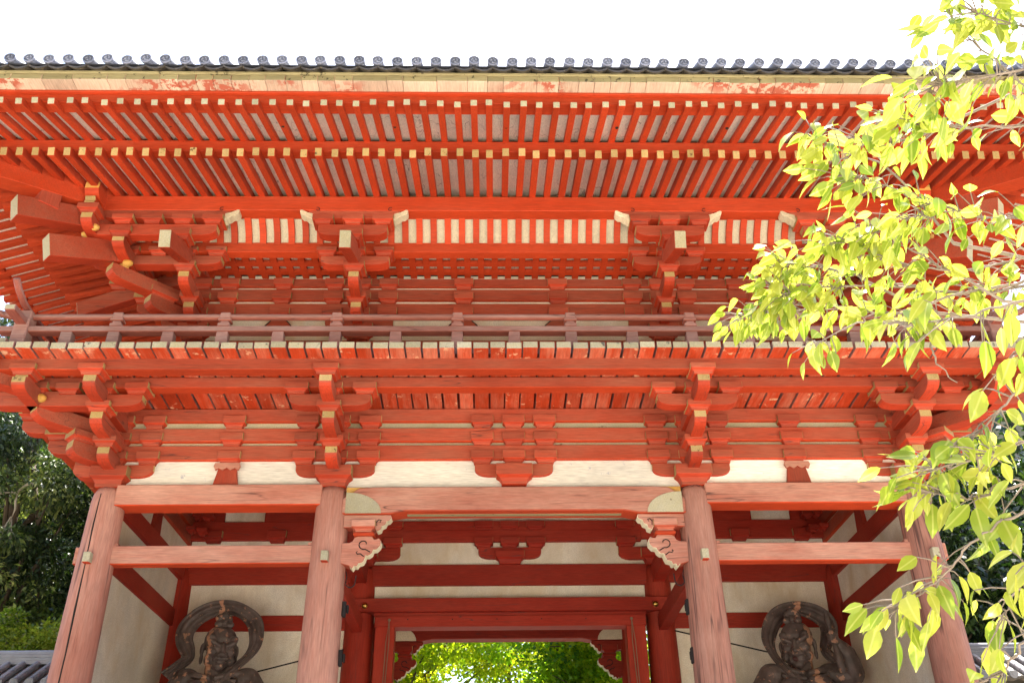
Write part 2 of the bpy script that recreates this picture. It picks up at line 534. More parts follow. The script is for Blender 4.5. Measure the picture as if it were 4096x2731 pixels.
for x in (-B, B):
    bc = daito(x, 0, G)
    wall_set(x, 0, UX, UY, bc)
    lower_front((x, 0, 0), (0, -1, 0), UX, bc)
for s in (-1, 1):
    bc = daito(s * A, 0, G)
    L = Vector((s, 0, 0))
    # front arms run through; the outer half of each turns the corner
    arm((s * A, 0, 0), UX, UY, .49, .49, .17, 6.255, 6.42, parent=bc)
    arm((s * A, 0, 0), UY, UX, .1, .49, .17, 6.255, 6.42, parent=bc)
    wall_blocks(s * A, 0, UX, UY, LROWS, (-s * .40, 0), bc)
    wall_blocks(s * A, 0, UY, UX, LROWS, (.40,), bc)
    cr = (.49, 1.32) if s > 0 else (1.32, .49)
    lower_front((s * A, 0, 0), (0, -1, 0), UX, bc, cross=cr)
    lower_front((s * A, 0, 0), L, UY, bc, cross=(1.32, .49))
    # diagonal arms
    dg = Vector((s, -1, 0)).normalized()
    dn = Vector((1, s, 0)).normalized()
    q = sqrt(2)
    for z1, tip, zt in ((6.575, .44, 0), (6.90, .80, 0), (7.17, 1.27, 0)):
        nose((s * A, 0, 0), dg, dn, 0, tip * q, .18, z1 - .20, z1, bc, 'redw')
    masu(Vector((s * A, 0, 0)) + dg * .34 * q, dg, dn, .34, .28, 6.575, 6.63, 6.71, parent=bc)
    masu(Vector((s * A, 0, 0)) + dg * .70 * q, dg, dn, .32, .28, 6.90, 6.95, 7.0, parent=bc)
    masu(Vector((s * A, 0, 0)) + dg * 1.16 * q, dg, dn, .34, .28, 7.17, 7.19, 7.22, parent=bc)
    # second nose beyond the corner, both ways
    o2 = Vector((s * (A + 2 * STEP), 0, 0))
    nose(o2, (0, -1, 0), UX, .45, 1.28, .147, 6.86, 7.037, bc)
    masu(o2 + Vector((0, -3 * STEP, 0)), UX, UY, .30, .285, 7.037, 7.10, 7.172, parent=bc)
    masu(o2 + Vector((0, -2 * STEP, 0)), UX, UY, .285, .285, 6.995, 7.05, 7.135, parent=bc)
    nose(Vector((s * A, -2 * STEP, 0)), L, UY, .45, 1.28, .147, 6.86, 7.037, bc, 'redw')
    masu(Vector((s * (A + 3 * STEP), -2 * STEP, 0)), UY, UX, .30, .285, 7.037, 7.10, 7.172, parent=bc)
    # small carved orange pads where the diagonal arms cross the others
    for tq, z in ((.74, 6.93), (1.20, 7.20)):
        mb = MB()
        p = Vector((s * A, 0, 0)) + dg * tq * q
        for e in (-.11, 0, .11):
            c = p + dn * (e * .9 * s) + dg * .05
            mb.ball((c.x, c.y - .05, z), (.075, .06, .055), 8)
        mb.obj('carved_pad', 'gold', bc, smooth=True)

# --- mid bay sets on the lower front wall
bc = masu((0, 0, 0), UX, UY, .45, .42, 6.125, 6.23, 6.375, parent=G, inset=.07, name='bracket_complex')
wall_set(0, 0, UX, UY, bc)
for s in (-1, 1):
    mb = MB()
    mb.prism([(-.155, 6.14), (-.105, 6.40), (.105, 6.40), (.155, 6.14)], (s * 3.565, 0, 0), UX, (0, 0, 1), UY, -.085, .06)
    bc = mb.obj('strut', 'redw_z', G, .004)
    mb = MB()
    pts = [(-.15, 6.43), (-.165, 6.385), (-.14, 6.335), (-.10, 6.36), (-.05, 6.33), (0, 6.365), (.05, 6.33), (.10, 6.36), (.14, 6.335), (.165, 6.385), (.15, 6.43)]
    mb.prism(pts, (s * 3.565, -.088, 0), UX, (0, 0, 1), UY, -.03, 0)
    mb.obj('carved_cap', 'pink', bc)
    wall_blocks(s * 3.56, 0, UX, UY, LROWS, (0,), bc)

# --- lower wall beams (front, sides, middle row, rear)
def hbeam(x0, x1, y0, y1, z0, z1, mat='redw', under='red', bev=.006, name='wall_beam', ends=None):
    mb = MB()
    mb.box(x0, x1, y0, y1, z0, z1, 0, b=1, l=2 if ends else 0, r=2 if ends else 0)
    return mb.obj(name, [mat, under, ends or mat], G, bev)


for z0, z1 in ((6.48, 6.674), (6.731, 6.914), (7.011, 7.19)):
    hbeam(-A - .06, A + .06, -.09, .09, z0, z1)
    for s in (-1, 1):
        hbeam(s * A - .088, s * A + .088, .1, YR - .1, z0 - .003, z1 - .003)
    hbeam(-A, A, YR - .09, YR + .09, z0 - .002, z1 - .002)
# plaster / white planks between and below the beams
def panel(x0, x1, y0, y1, z0, z1, mat='plaster', name='plaster_panel'):
    return MB().box(x0, x1, y0, y1, z0, z1).obj(name, mat, G)


for a, b in ((-A, -B), (-B, B), (B, A)):
    panel(a + .01, b - .01, -.03, .03, 5.95, 6.60, 'plaster_out')
    panel(a + .01, b - .01, -.028, .028, 6.60, 7.2, 'yel2')
for s in (-1, 1):
    panel(s * A - .03, s * A + .03, .02, YM, 5.9, 7.2)
    panel(s * A - .03, s * A + .03, .02, YM, .5, 5.9)
    panel(s * A - .03, s * A + .03, YM + .01, YR, .5, 7.2)
panel(-A, A, YR - .03, YR + .03, 5.95, 7.2)

# --- columns
def column(x, y, mat='pink_z', z1=6.10):
    mb = MB()
    pr = [(.232, .45), (.236, 2.0), (.228, 3.9), (.212, 5.2), (.200, 5.92), (.186, 6.03), (.155, z1)]
    seg = 28
    vs, fs = [], []
    for r, z in pr:
        vs += [(x + r * cos(2 * pi * q / seg), y + r * sin(2 * pi * q / seg), z) for q in range(seg)]
    for i in range(len(pr) - 1):
        for q in range(seg):
            fs.append((i * seg + q, i * seg + (q + 1) % seg, (i + 1) * seg + (q + 1) % seg, (i + 1) * seg + q))
    fs += [tuple(range(seg - 1, -1, -1)), tuple(range((len(pr) - 1) * seg, len(pr) * seg))]
    mb.add(vs, fs)
    c = mb.obj('column', mat, G, smooth=True)
    MB().tube([(x, y, .30), (x, y, .40), (x, y, .45)], [.36, .34, .29], 20).obj('column_base', 'stone', c)
    return c


fc = {}
for x in (-A, -B, B, A):
    fc[x] = column(x, 0)
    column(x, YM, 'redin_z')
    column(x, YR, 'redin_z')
# long drying split in the outer column on the left, drawn as a dark tube along the face
mb = MB()
cr = [(-.075, -.19, 6.0), (-.08, -.192, 5.6), (-.065, -.20, 5.1), (-.06, -.205, 4.6), (-.05, -.215, 4.1), (-.055, -.217, 3.5), (-.05, -.219, 2.9)]
mb.tube([(-A + a + .04, b - .003, z) for a, b, z in cr], [.005, .012, .011, .017, .012, .015, .005], 6)
mb.obj('drying_crack', 'dark', fc[-A])
# ends of the through ties on the column fronts, iron clasps and hooks
for x in (-A, -B, B, A):
    w = .042
    mb = MB().box(x - w, x + w, -.29, -.1, 5.12, 5.245, 0, f=0, b=1)
    mb.obj('tie_end', ['yel2', 'redw'], fc[x], .006)
for s in (-1, 1):
    for z in (4.63, 4.08):
        mb = MB().box(s * (B - .232) - .014, s * (B - .232) + .03, -.05, .02, z - .09, z + .09)
        mb.box(s * (B - .262) + .006, s * (B - .262) + .03, -.04, .01, z - .05, z + .05)
        mb.obj('iron_clasp', 'iron', fc[s * B], .01)
    pts = [(s * 1.995, -.06, 5.06), (s * 1.975, -.09, 4.98)] + [(s * (1.93 + .055 * cos(t)), -.10, 4.915 - .055 * sin(t)) for t in [i * pi / 8 for i in range(0, 9)]] + [(s * 1.872, -.10, 4.96), (s * 1.866, -.10, 5.0)]
    MB().tube(pts, .007, 6).obj('iron_hook', 'iron', fc[s * B])

# --- tie beams between the columns
for s in (-1, 1):
    x0, x1 = sorted((s * (B + .12), s * (A - .12)))
    hbeam(x0, x1, -.155, .12, 5.86, 6.13, 'pink', 'red', .012, 'tie_beam')
    hbeam(x0, x1, -.075, .075, 5.16, 5.385, 'pink', 'red', .010, 'tie_beam')
    a, b = sorted((s * (A + .16), s * (A + .245)))
    hbeam(a, b, -.06, .06, 5.17, 5.375, 'pink', 'red', .006, 'tie_beam')
    for xx in (s * (A - .215), s * (B + .215)):
        MB().box(xx - .03, xx + .03, -.055, .055, 5.385, 5.42).obj('wedge', 'pink', G)
    # side walls
    hbeam(s * A - .07, s * A + .07, .15, YM - .15, 5.21, 5.46, 'redin', 'redin', .006, 'tie_beam')
    hbeam(s * A - .10, s * A + .10, .15, YM - .15, 5.90, 6.14, 'redin', 'redin', .006, 'tie_beam')
    MB().prism([(-.14, 6.14), (-.10, 6.48), (.10, 6.48), (.14, 6.14)], (s * A, YM / 2, 0), UY, (0, 0, 1), UX, -.09, .09).obj('strut', 'redin', G)
    # depth ties in the centre bay
    hbeam(s * B - .07, s * B + .07, .15, YM - .15, 5.10, 5.32, 'redin', 'redin', .006, 'tie_beam')
    hbeam(s * B - .09, s * B + .09, .15, YM - .15, 5.82, 6.11, 'redin', 'redin', .006, 'tie_beam')

# centre rainbow beam, front and rear, with ochre quarter rounds and carved brackets below
def rainbow(y0, y1, mat, under):
    n = 22
    L = B - .14
    top, bot = [], []
    for i in range(n + 1):
        x = -L + 2 * L * i / n
        e = max(0.0, (abs(x) - (L - .30)) / .30)
        top.append((x, 6.085 - .15 * e ** 2.4))
        b = 5.742 if abs(x) > 1.40 else 5.775
        bot.append((x, b))
    pts = top + bot[::-1]
    mb = MB()
    mb.prism(pts, (0, 0, 0), UX, (0, 0, 1), UY, y0, y1, 0, {i: 1 for i in range(n + 1, 2 * n + 1)})
    o = mb.obj('rainbow_beam', [mat, under], G, .012)
    return o


rb = rainbow(-.16, .12, 'pink', 'red')
for s in (-1, 1):
    MB().box(*sorted((s * 1.80, s * 2.06)), -.10, -.05, 5.95, 6.10).obj('corner_fill', 'gold', rb)
MB().box(-1.31, 1.31, -.035, .03, 5.769, 5.776).obj('beam_groove', 'moss', rb)
rr = rainbow(YR - .12, YR + .16, 'redin', 'redin')


def quarter(y, parent, s, mat='yel'):
    pts = [(2.05, 5.745), (1.615, 5.745)]
    for i in range(1, 9):
        t = i / 8 * pi / 2
        pts.append((2.05 - .435 * cos(t * .98), 5.745 + .262 * sin(t)))
    pts.append((2.05, 6.007))
    pts = [(s * p[0], p[1]) for p in pts]
    mb = MB()
    mb.prism(pts, (0, y, 0), UX, (0, 0, 1), UY, -.006, .01)
    return mb.obj('quarter_round', mat, parent)


def carved(y, s, mats, parent, rear=False):
    """nosing under the rainbow beam: scrolled plate, waisted block, scrolled arm"""
    t = .075
    f, c = mats
    mb = MB()
    up = [(2.06, 5.735), (1.50, 5.735), (1.487, 5.70), (1.515, 5.665), (1.545, 5.66), (1.56, 5.615), (1.60, 5.598), (1.61, 5.555), (1.655, 5.535), (1.68, 5.58), (2.06, 5.58)]
    mb.prism([(s * a, b) for a, b in up], (0, y, 0), UX, (0, 0, 1), UY, -t, t, 0, {1: 1, 2: 1, 3: 1, 4: 1, 5: 1, 6: 1, 7: 1, 8: 1})
    o = mb.obj('carved_bracket', [f, c], parent, .004)
    masu((s * 1.818, y, 0), UX, UY, .285, .26, 5.515, 5.575, 5.66, mats=(f,), parent=o, inset=.05)
    MB().box(s * 1.808 - .125, s * 1.808 + .125, y - .115, y + .115, 5.468, 5.515).obj('block_base', 'red' if not rear else f, o, .014)
    lo = [(2.06, 5.14), (2.06, 5.385), (1.975, 5.39), (1.935, 5.41), (1.915, 5.455), (1.88, 5.468), (1.71, 5.468), (1.685, 5.43), (1.655, 5.432), (1.628, 5.445), (1.60, 5.41), (1.607, 5.355), (1.645, 5.31), (1.685, 5.305), (1.70, 5.265), (1.735, 5.235), (1.77, 5.235), (1.782, 5.195), (1.80, 5.155), (1.85, 5.14), (1.865, 5.105), (1.90, 5.11), (1.92, 5.075), (1.955, 5.11)]
    mb = MB()
    mb.prism([(s * a, b) for a, b in lo], (0, y, 0), UX, (0, 0, 1), UY, -t, t, 0, {i: 1 for i in range(9, 23)})
    sc_ = mb.obj('scrolled_arm', [f, c], o, .004)
    # scroll lines
    sp = [(1.80 + (.072 - .0036 * i) * cos(-1.9 + i * .42), 5.37 + (.066 - .0033 * i) * sin(-1.9 + i * .42)) for i in range(13)]
    for ln in ([(1.72, 5.275)] + sp, [(1.79, 5.22), (1.835, 5.255), (1.87, 5.25), (1.885, 5.27), (1.87, 5.285)], [(1.66, 5.60), (1.665, 5.645), (1.64, 5.675), (1.61, 5.665), (1.625, 5.64)]):
        MB().tube([(s * a, y - t - .002, b) for a, b in ln], .007, 5).obj('scroll_line', 'iron', o)
    return o


for s in (-1, 1):
    quarter(-.165, rb, s, 'yel2')
    quarter(YR - .125, rr, s, 'cream')
    carved(-.05, s, ('pink', 'cream'), G)
    carved(YR, s, ('redin', 'cream'), G, True)

# --- middle wall (behind the statues) and the doorway
YF = YM - .1
def mid_panel(x0, x1, z0, z1):
    panel(x0, x1, YM - .03, YM + .03, z0, z1)


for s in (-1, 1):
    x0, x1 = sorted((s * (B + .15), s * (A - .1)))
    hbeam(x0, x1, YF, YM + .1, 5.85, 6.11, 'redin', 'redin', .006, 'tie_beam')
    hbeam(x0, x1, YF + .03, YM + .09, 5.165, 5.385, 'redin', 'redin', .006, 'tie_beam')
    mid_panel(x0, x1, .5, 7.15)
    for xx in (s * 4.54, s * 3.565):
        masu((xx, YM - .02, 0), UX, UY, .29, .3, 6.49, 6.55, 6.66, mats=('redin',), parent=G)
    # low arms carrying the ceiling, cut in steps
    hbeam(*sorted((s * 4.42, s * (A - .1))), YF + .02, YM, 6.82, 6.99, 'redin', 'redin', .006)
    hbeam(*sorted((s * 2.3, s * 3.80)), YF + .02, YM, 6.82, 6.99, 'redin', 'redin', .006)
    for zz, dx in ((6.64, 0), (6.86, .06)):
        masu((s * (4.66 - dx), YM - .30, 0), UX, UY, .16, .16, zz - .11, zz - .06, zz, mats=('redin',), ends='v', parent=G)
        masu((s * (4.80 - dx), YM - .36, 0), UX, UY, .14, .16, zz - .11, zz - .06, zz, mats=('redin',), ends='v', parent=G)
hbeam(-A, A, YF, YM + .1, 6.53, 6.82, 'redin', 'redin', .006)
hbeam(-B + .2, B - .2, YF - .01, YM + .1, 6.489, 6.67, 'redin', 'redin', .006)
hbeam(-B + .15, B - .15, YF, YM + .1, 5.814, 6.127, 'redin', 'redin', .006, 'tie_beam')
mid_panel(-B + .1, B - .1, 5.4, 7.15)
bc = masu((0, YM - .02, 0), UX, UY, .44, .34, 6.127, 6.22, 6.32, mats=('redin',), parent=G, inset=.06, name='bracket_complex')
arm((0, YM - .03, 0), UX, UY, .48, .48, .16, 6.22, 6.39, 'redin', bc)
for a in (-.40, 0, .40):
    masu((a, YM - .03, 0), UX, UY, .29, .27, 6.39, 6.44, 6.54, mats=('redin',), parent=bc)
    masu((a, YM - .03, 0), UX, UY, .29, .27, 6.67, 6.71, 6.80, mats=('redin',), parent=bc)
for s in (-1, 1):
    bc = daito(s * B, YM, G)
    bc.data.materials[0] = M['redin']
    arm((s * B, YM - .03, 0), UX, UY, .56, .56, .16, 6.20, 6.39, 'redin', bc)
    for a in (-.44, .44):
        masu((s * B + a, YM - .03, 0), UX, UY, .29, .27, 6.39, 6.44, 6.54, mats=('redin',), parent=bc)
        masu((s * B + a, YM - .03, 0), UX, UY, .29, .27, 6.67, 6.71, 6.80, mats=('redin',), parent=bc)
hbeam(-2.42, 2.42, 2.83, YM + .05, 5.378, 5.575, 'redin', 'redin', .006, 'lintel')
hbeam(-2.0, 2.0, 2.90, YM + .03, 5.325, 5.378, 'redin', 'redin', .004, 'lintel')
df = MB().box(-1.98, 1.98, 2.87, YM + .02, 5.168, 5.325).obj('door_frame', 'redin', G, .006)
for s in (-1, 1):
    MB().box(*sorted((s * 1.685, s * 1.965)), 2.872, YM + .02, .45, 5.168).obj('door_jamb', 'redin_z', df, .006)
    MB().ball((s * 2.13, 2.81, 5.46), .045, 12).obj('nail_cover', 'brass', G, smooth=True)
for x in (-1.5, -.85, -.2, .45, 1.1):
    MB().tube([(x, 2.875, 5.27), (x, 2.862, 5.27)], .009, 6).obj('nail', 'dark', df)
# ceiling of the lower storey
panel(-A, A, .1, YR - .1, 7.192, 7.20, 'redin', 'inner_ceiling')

# --- balcony: girders, planks, railing
def tilt_plank(x0, x1):
    """front plank, ends weathered grey, underside painted"""
    y0, y1 = -1.50, .30
    zf, zb = 7.262, 7.19
    t = .088
    vs = [(x0, y0, zf), (x1, y0, zf), (x1, y1, zb), (x0, y1, zb), (x0, y0, zf + t), (x1, y0, zf + t), (x1, y1, zb + t), (x0, y1, zb + t)]
    fs = [(0, 3, 2, 1), (4, 5, 6, 7), (0, 1, 5, 4), (2, 3, 7, 6), (0, 4, 7, 3), (1, 2, 6, 5)]
    return MB().add(vs, fs, [1, 0, 2, 0, 0, 0])


SX = .1965
hbeam(-A - 1.27, A + 1.27, -1.275, -1.115, 7.108, 7.268, 'redw', 'red', .006, 'balcony_girder')
hbeam(-A - .86, A + .86, -.87, -.70, 7.085, 7.225, 'redw', 'red', .006, 'balcony_girder')
for s in (-1, 1):
    xg = s * (A + 1.195)
    hbeam(xg - .078, xg + .078, -1.5, YR + 1.4, 7.105, 7.262, 'redw', 'red', .006, 'balcony_girder', 'plankend')
    xg = s * (A + .79)
    hbeam(xg - .078, xg + .078, -.69, YR, 7.082, 7.222, 'redw', 'red', .006, 'balcony_girder')
for i in range(-32, 32):
    x = -.110 + i * SX
    jx = RNG.uniform(-.006, .006)
    o = tilt_plank(x + .008 + jx, x + SX - .014 + jx + RNG.uniform(-.004, .004)).obj('balcony_plank', ['lav_y', 'under', 'plankend'], G, .004)
    o.location.y = RNG.uniform(-.012, .012)
for s in (-1, 1):
    mb = MB()
    for i in range(36):
        y = .32 + i * SX
        mb.box(*sorted((s * (A - .1), s * (A + 1.50))), y, y + SX - .018, 7.27, 7.355)
    tag(mb.obj('side_planking', 'under', G), kind='stuff')
    mb = MB()          # diagonal corner board end
    p = Vector((s * (A + 1.42), -1.40, 0))
    dg = Vector((s, -1, 0)).normalized(); dn = Vector((1, s, 0)).normalized()
    mb.prism([(-1.6, 7.02), (.16, 7.02), (.16, 7.25), (-1.6, 7.25)], p, dg, (0, 0, 1), dn, -.09, .09, 0, {1: 1})
    mb.obj('corner_beam', ['redw', 'plankend'], G, .006)
    MB().box(*sorted((s * 6.02, s * 6.30)), -1.36, -.98, 7.36, 7.50, 0, f=1).obj('sill_end', ['lav', 'plankend'], G, .006)

YL = -1.05
XL = 6.03
RZ = .10
mb = MB().box(-XL - .28, XL + .28, YL - .065, YL + .065, 7.735, 7.815)
rail = mb.obj('railing', ['lav'], G, .008)
MB().box(-XL - .22, XL + .22, YL - .075, YL + .075, 7.40, 7.48).obj('sill_rail', 'lav', rail, .008)
# the round handrail, its ends sweep up past the corner
pts = [(x, YL, 7.975) for x in np.linspace(-XL - .05, XL + .05, 24)]
pts = [(-XL - .62, YL, 8.19), (-XL - .42, YL, 8.06), (-XL - .2, YL, 7.99)] + pts + [(XL + .2, YL, 7.99), (XL + .42, YL, 8.06), (XL + .62, YL, 8.19)]
MB().tube(pts, .042, 12).obj('handrail', 'lav', rail, smooth=True)
for x in (-4.90, -3.58, -2.2, -.703, .703, 2.2, 3.58, 4.90):
    mb = MB().box(x - .075, x + .075, YL - .06, YL + .06, 7.815, 7.865)
    mb.box(x - .05, x + .05, YL - .045, YL + .045, 7.865, 7.90)
    mb.box(x - .078, x + .078, YL - .06, YL + .06, 7.90, 7.935)
    mb.box(x - .062, x + .062, YL - .052, YL + .052, 7.935, 8.022)
    mb.obj('rail_post', 'lav', rail, .008)
for x in (-5.47, -4.90, -4.24, -3.58, -2.9, -2.2, -1.46, -.703, 0, .703, 1.46, 2.2, 2.9, 3.56, 4.24, 4.90, 5.47):
    mb = MB()
    mb.prism([(-.08, 7.48), (-.068, 7.735), (.068, 7.735), (.08, 7.48)], (x, YL, 0), UX, (0, 0, 1), UY, -.06, .06)
    mb.obj('rail_strut', 'lav', rail, .006)
for s in (-1, 1):
    MB().box(s * XL - .065, s * XL + .065, YL - .42, 6.6, 7.82, 7.90, 0, f=1).obj('side_rail', ['lav_y', 'yel2'], rail, .008)
    MB().box(s * XL - .07, s * XL + .07, YL - .25, 6.6, 7.405, 7.485, 0, f=1).obj('side_sill', ['lav_y', 'plankend'], rail, .008)
    pts = [(s * XL, YL - .46, 8.24), (s * XL, YL - .33, 8.15), (s * XL, YL - .16, 8.085), (s * XL, YL, 8.065), (s * XL, 0, 8.06), (s * XL, 6.6, 8.06)]
    MB().tube(pts, .042, 12).obj('side_handrail', 'lav_y', rail, smooth=True)
    MB().box(s * XL - .09, s * XL + .09, YL - .09, YL + .09, 7.40, 8.03).obj('corner_post', 'lav', rail, .012)
    for y in (.3, 1.6, 2.9, 4.2, 5.5):
        MB().box(s * XL - .06, s * XL + .06, y - .075, y + .075, 7.48, 8.04).obj('rail_post', 'lav', rail, .006)

# ------------------------------------------------------------------ upper storey
YUF = YU - .08
UROWS = (8.83, 9.09, 9.335)


def ublocks(x, y, u, v, rows, offs, parent):
    for z in rows:
        for a in offs:
            p = Vector((x, y, 0)) + Vector(u) * a
            masu(p, u, v, .28, .27, z, z + .06, z + .165, parent=parent)


def tail(o, d, n_, l1, ztop, slope, w, h, l0, parent, name='tail_beam', mat='redw_y', endmat='yel2'):
    """sloping tail beam, tip at l1 along d with top at ztop; rises inwards"""
    c = 1 / sqrt(1 + slope * slope)
    pts = [(l0, ztop + slope * (l1 - l0)), (l1, ztop), (l1 - h * slope * c * c * .8, ztop - h), (l0, ztop - h / c + slope * (l1 - l0))]
    mb = MB()
    ov = Vector(o)
    mb.prism(pts, (ov.x, ov.y, 0), d, (0, 0, 1), n_, -w / 2, w / 2, 0, {1: 1})
    return mb.obj(name, [mat, endmat], parent, .006)


def upper_front(o, out, lat, parent, cross=(.467, .467), top=(.467, .467), topoffs=(-.405, 0, .405), tl=True):
    o, out, lat = Vector(o), Vector(out), Vector(lat)
    my = 'redw_y' if abs(out.y) > .5 else 'redw'
    nose(o, out, lat, -.1, .49, .143, 8.668, 8.848, parent, my)
    masu(o + out * STEP, lat, -out, .27, .28, 8.848, 8.912, 9.0, ends='v', parent=parent)
    nose(o, out, lat, -.05, .88, .143, 8.905, 9.089, parent, my)
    p2 = o + out * 2 * STEP
    masu(p2, lat, -out, .285, .285, 9.089, 9.155, 9.238, parent=parent)
    arm(p2, lat, out, cross[0], cross[1], .16, 9.205, 9.354, parent=parent)
    for a in (-.39, 0, .39):
        masu(p2 + lat * a, lat, -out, .275, .275, 9.354, 9.41, 9.475, parent=parent)
    p3 = o + out * 3 * STEP
    if tl:
        tail(o, out, lat, 1.75, 9.115, .40, .15, .235, -.2, parent, mat=my)
        masu(p3, lat, -out, .29, .28, 9.32, 9.385, 9.485, parent=parent)
    arm(p3, lat, out, top[0], top[1], .15, 9.41, 9.59, parent=parent)
    for a in topoffs:
        masu(p3 + lat * a, lat, -out, .28, .275, 9.59, 9.645, 9.722, parent=parent)


def carved_tip(x, y, z, s, parent, d=UX, n_=UY):
    """pale carved nosing at the end of a long bolster"""
    pts = [(0, z + .075), (.09, z + .10), (.15, z + .13), (.20, z + .16), (.235, z + .15), (.225, z + .09), (.18, z + .045), (.13, z + .04), (.085, z - .01), (.05, z - .015), (.03, z - .05), (0, z - .055)]
    mb = MB()
    mb.prism([(s * a * .82, z + (b - z) * .85) for a, b in pts], (x, y, 0), d, (0, 0, 1), n_, -.07, .07)
    o = mb.obj('carved_nosing', 'cream', parent, .006)
    sp = [(-.05 + (.035 - .002 * i) * cos(1.0 + i * .5), z + .13 + (.035 - .002 * i) * sin(1.0 + i * .5)) for i in range(11)]
    MB().tube([(x + s * a, y - .078, b) for a, b in sp], .005, 5).obj('scroll_line', 'iron', parent)
    return o


JZ0, JZ1 = 9.70, 9.83
for x in (-X2, X2):
    bc = masu((x, YU, 0), UX, UY, .42, .40, 8.46, 8.56, 8.70, parent=G, inset=.065, name='bracket_complex')
    arm((x, YU, 0), UX, UY, .48, .48, .16, 8.66, 8.83, parent=bc)
    ublocks(x, YU, UX, UY, UROWS, (-.39, 0, .39), bc)
    upper_front((x, YU, 0), (0, -1, 0), UX, bc)
    arm((x, YU - 3 * STEP, 0), UX, UY, .62, .62, .14, JZ0, JZ1, parent=bc, endmat='cream', name='bolster')
    for s in (-1, 1):
        carved_tip(x + s * .545, YU - 3 * STEP - .01, JZ0 + .01, s, bc)
for s in (-1, 1):
    bc = masu((s * X3, YU, 0), UX, UY, .42, .40, 8.46, 8.56, 8.70, parent=G, inset=.065, name='bracket_complex')
    L = Vector((s, 0, 0))
    O3 = Vector((s * X3, YU, 0))
    arm(O3, UX, UY, .48, .48, .16, 8.66, 8.83, parent=bc)
    ublocks(s * X3, YU, UX, UY, UROWS, (-s * .39, 0), bc)
    ublocks(s * X3, YU, UY, UX, UROWS, (.39,), bc)
    lo, hi = (.467, 1.30), (.467, 1.20)
    if s < 0:
        cr, tp = (1.30, .467), (1.25, .467)
    else:
        cr, tp = (.467, 1.30), (.467, 1.25)
    upper_front(O3, (0, -1, 0), UX, bc, cr, tp, [-s * .405, 0, s * .405, s * .80])
    upper_front(O3, L, UY, bc, (1.30, .467), (1.25, .467), [.405, 0, -.405, -.80])
    arm(O3 + Vector((0, -3 * STEP, 0)), UX, UY, 1.2 if s < 0 else .62, .62 if s < 0 else 1.2, .14, JZ0, JZ1, parent=bc, name='bolster')
    carved_tip(s * X3 - s * .545, YU - 3 * STEP - .01, JZ0 + .01, -s, bc)
    # arms that run past the corner: step two and step three noses facing front
    o2 = Vector((s * (X3 + 2 * STEP), YU, 0))
    nose(o2, (0, -1, 0), UX, .5, 1.27, .143, 9.19, 9.37, bc)
    masu(o2 + Vector((0, -3 * STEP, 0)), UX, UY, .29, .28, 9.37, 9.435, 9.52, parent=bc)
    masu(o2 + Vector((0, -2 * STEP, 0)), UX, UY, .28, .28, 9.354, 9.41, 9.475, parent=bc)
    o3 = Vector((s * (X3 + 3 * STEP), YU, 0))
    nose(o3, (0, -1, 0), UX, .8, 1.50, .15, 9.42, 9.60, bc)
    masu(o3 + Vector((0, -1.40, 0)), UX, UY, .28, .28, 9.60, 9.655, 9.735, ends='v', parent=bc)
    mb = MB()
    mb.prism([(.9, 9.735), (1.50, 9.735), (1.53, 9.765), (1.50, 9.795), (1.535, 9.85), (.9, 9.85)], o3, (0, -1, 0), (0, 0, 1), UX, -.07, .07, 0, {1: 1, 2: 1, 3: 1})
    mb.obj('bolster', ['red', 'yel'], bc, .004)
    nose(o3 * 1.0, (0, -1, 0), UX, 1.0, 1.56, .19, 9.85, 10.07, bc, 'red', 'purlin_end', 'gold')
    # diagonal tails carrying the hip rafter
    dg = Vector((s, -1, 0)).normalized()
    dn = Vector((1, s, 0)).normalized()
    q = sqrt(2)
    for z1, tip in ((8.90, .55), (9.13, .97)):
        nose(O3, dg, dn, 0, tip * q, .18, z1 - .20, z1, bc, 'redw')
    masu(O3 + dg * .42 * q, dg, dn, .40, .26, 8.90, 8.95, 9.04, parent=bc)
    tail(O3, dg, dn, 1.585 * q, 9.13, .40, .20, .31, .0, bc, mat='redw')
    tail(O3, dg, dn, 1.93 * q, 9.48, .33, .21, .29, .2, bc, mat='redw')
    pz = O3 + dg * 1.66 * q
    MB().prism([(-.13, 9.52), (-.13, 9.88), (.13, 9.88), (.13, 9.52)], pz, dg, (0, 0, 1), dn, -.12, .12).obj('hip_post', 'redw_z', bc, .008)
    for tq, z in ((.80, 9.16), (1.18, 9.47)):
        mb = MB()
        p = O3 + dg * tq * q
        for e in (-.11, 0, .11):
            c = p + dn * (e * s) + dg * .03
            mb.ball((c.x, c.y - .06, z), (.075, .06, .05), 8)
        mb.obj('carved_pad', 'gold', bc, smooth=True)

# additional wall blocks between the sets, struts below
for x in (-.68, .68):
    mb = MB()
    pts = [(-.22, 8.63), (-.20, 8.72), (-.13, 8.79), (-.09, 8.83), (.09, 8.83), (.13, 8.79), (.20, 8.72), (.22, 8.63)]
    mb.prism(pts, (x, YU, 0), UX, (0, 0, 1), UY, -.09, .05)
    bc = mb.obj('frog_leg_strut', 'redw', G, .004)
    MB().tube([(x + a, YU - .094, b - .012) for a, b in pts], .008, 5).obj('scroll_line', 'iron', bc)
    ublocks(x, YU, UX, UY, UROWS, (0,), bc)
for s in (-1, 1):
    mb = MB()
    pts = [(-.20, 8.63), (-.18, 8.72), (-.12, 8.79), (-.08, 8.83), (.08, 8.83), (.12, 8.79), (.18, 8.72), (.20, 8.63)]
    mb.prism(pts, (s * 3.285, YU, 0), UX, (0, 0, 1), UY, -.09, .05)
    bc = mb.obj('frog_leg_strut', 'redw', G, .004)
    MB().tube([(s * 3.285 + a, YU - .094, b - .012) for a, b in pts], .008, 5).obj('scroll_line', 'iron', bc)
    ublocks(s * 3.285, YU, UX, UY, UROWS, (0,), bc)
YUB = YR - YU
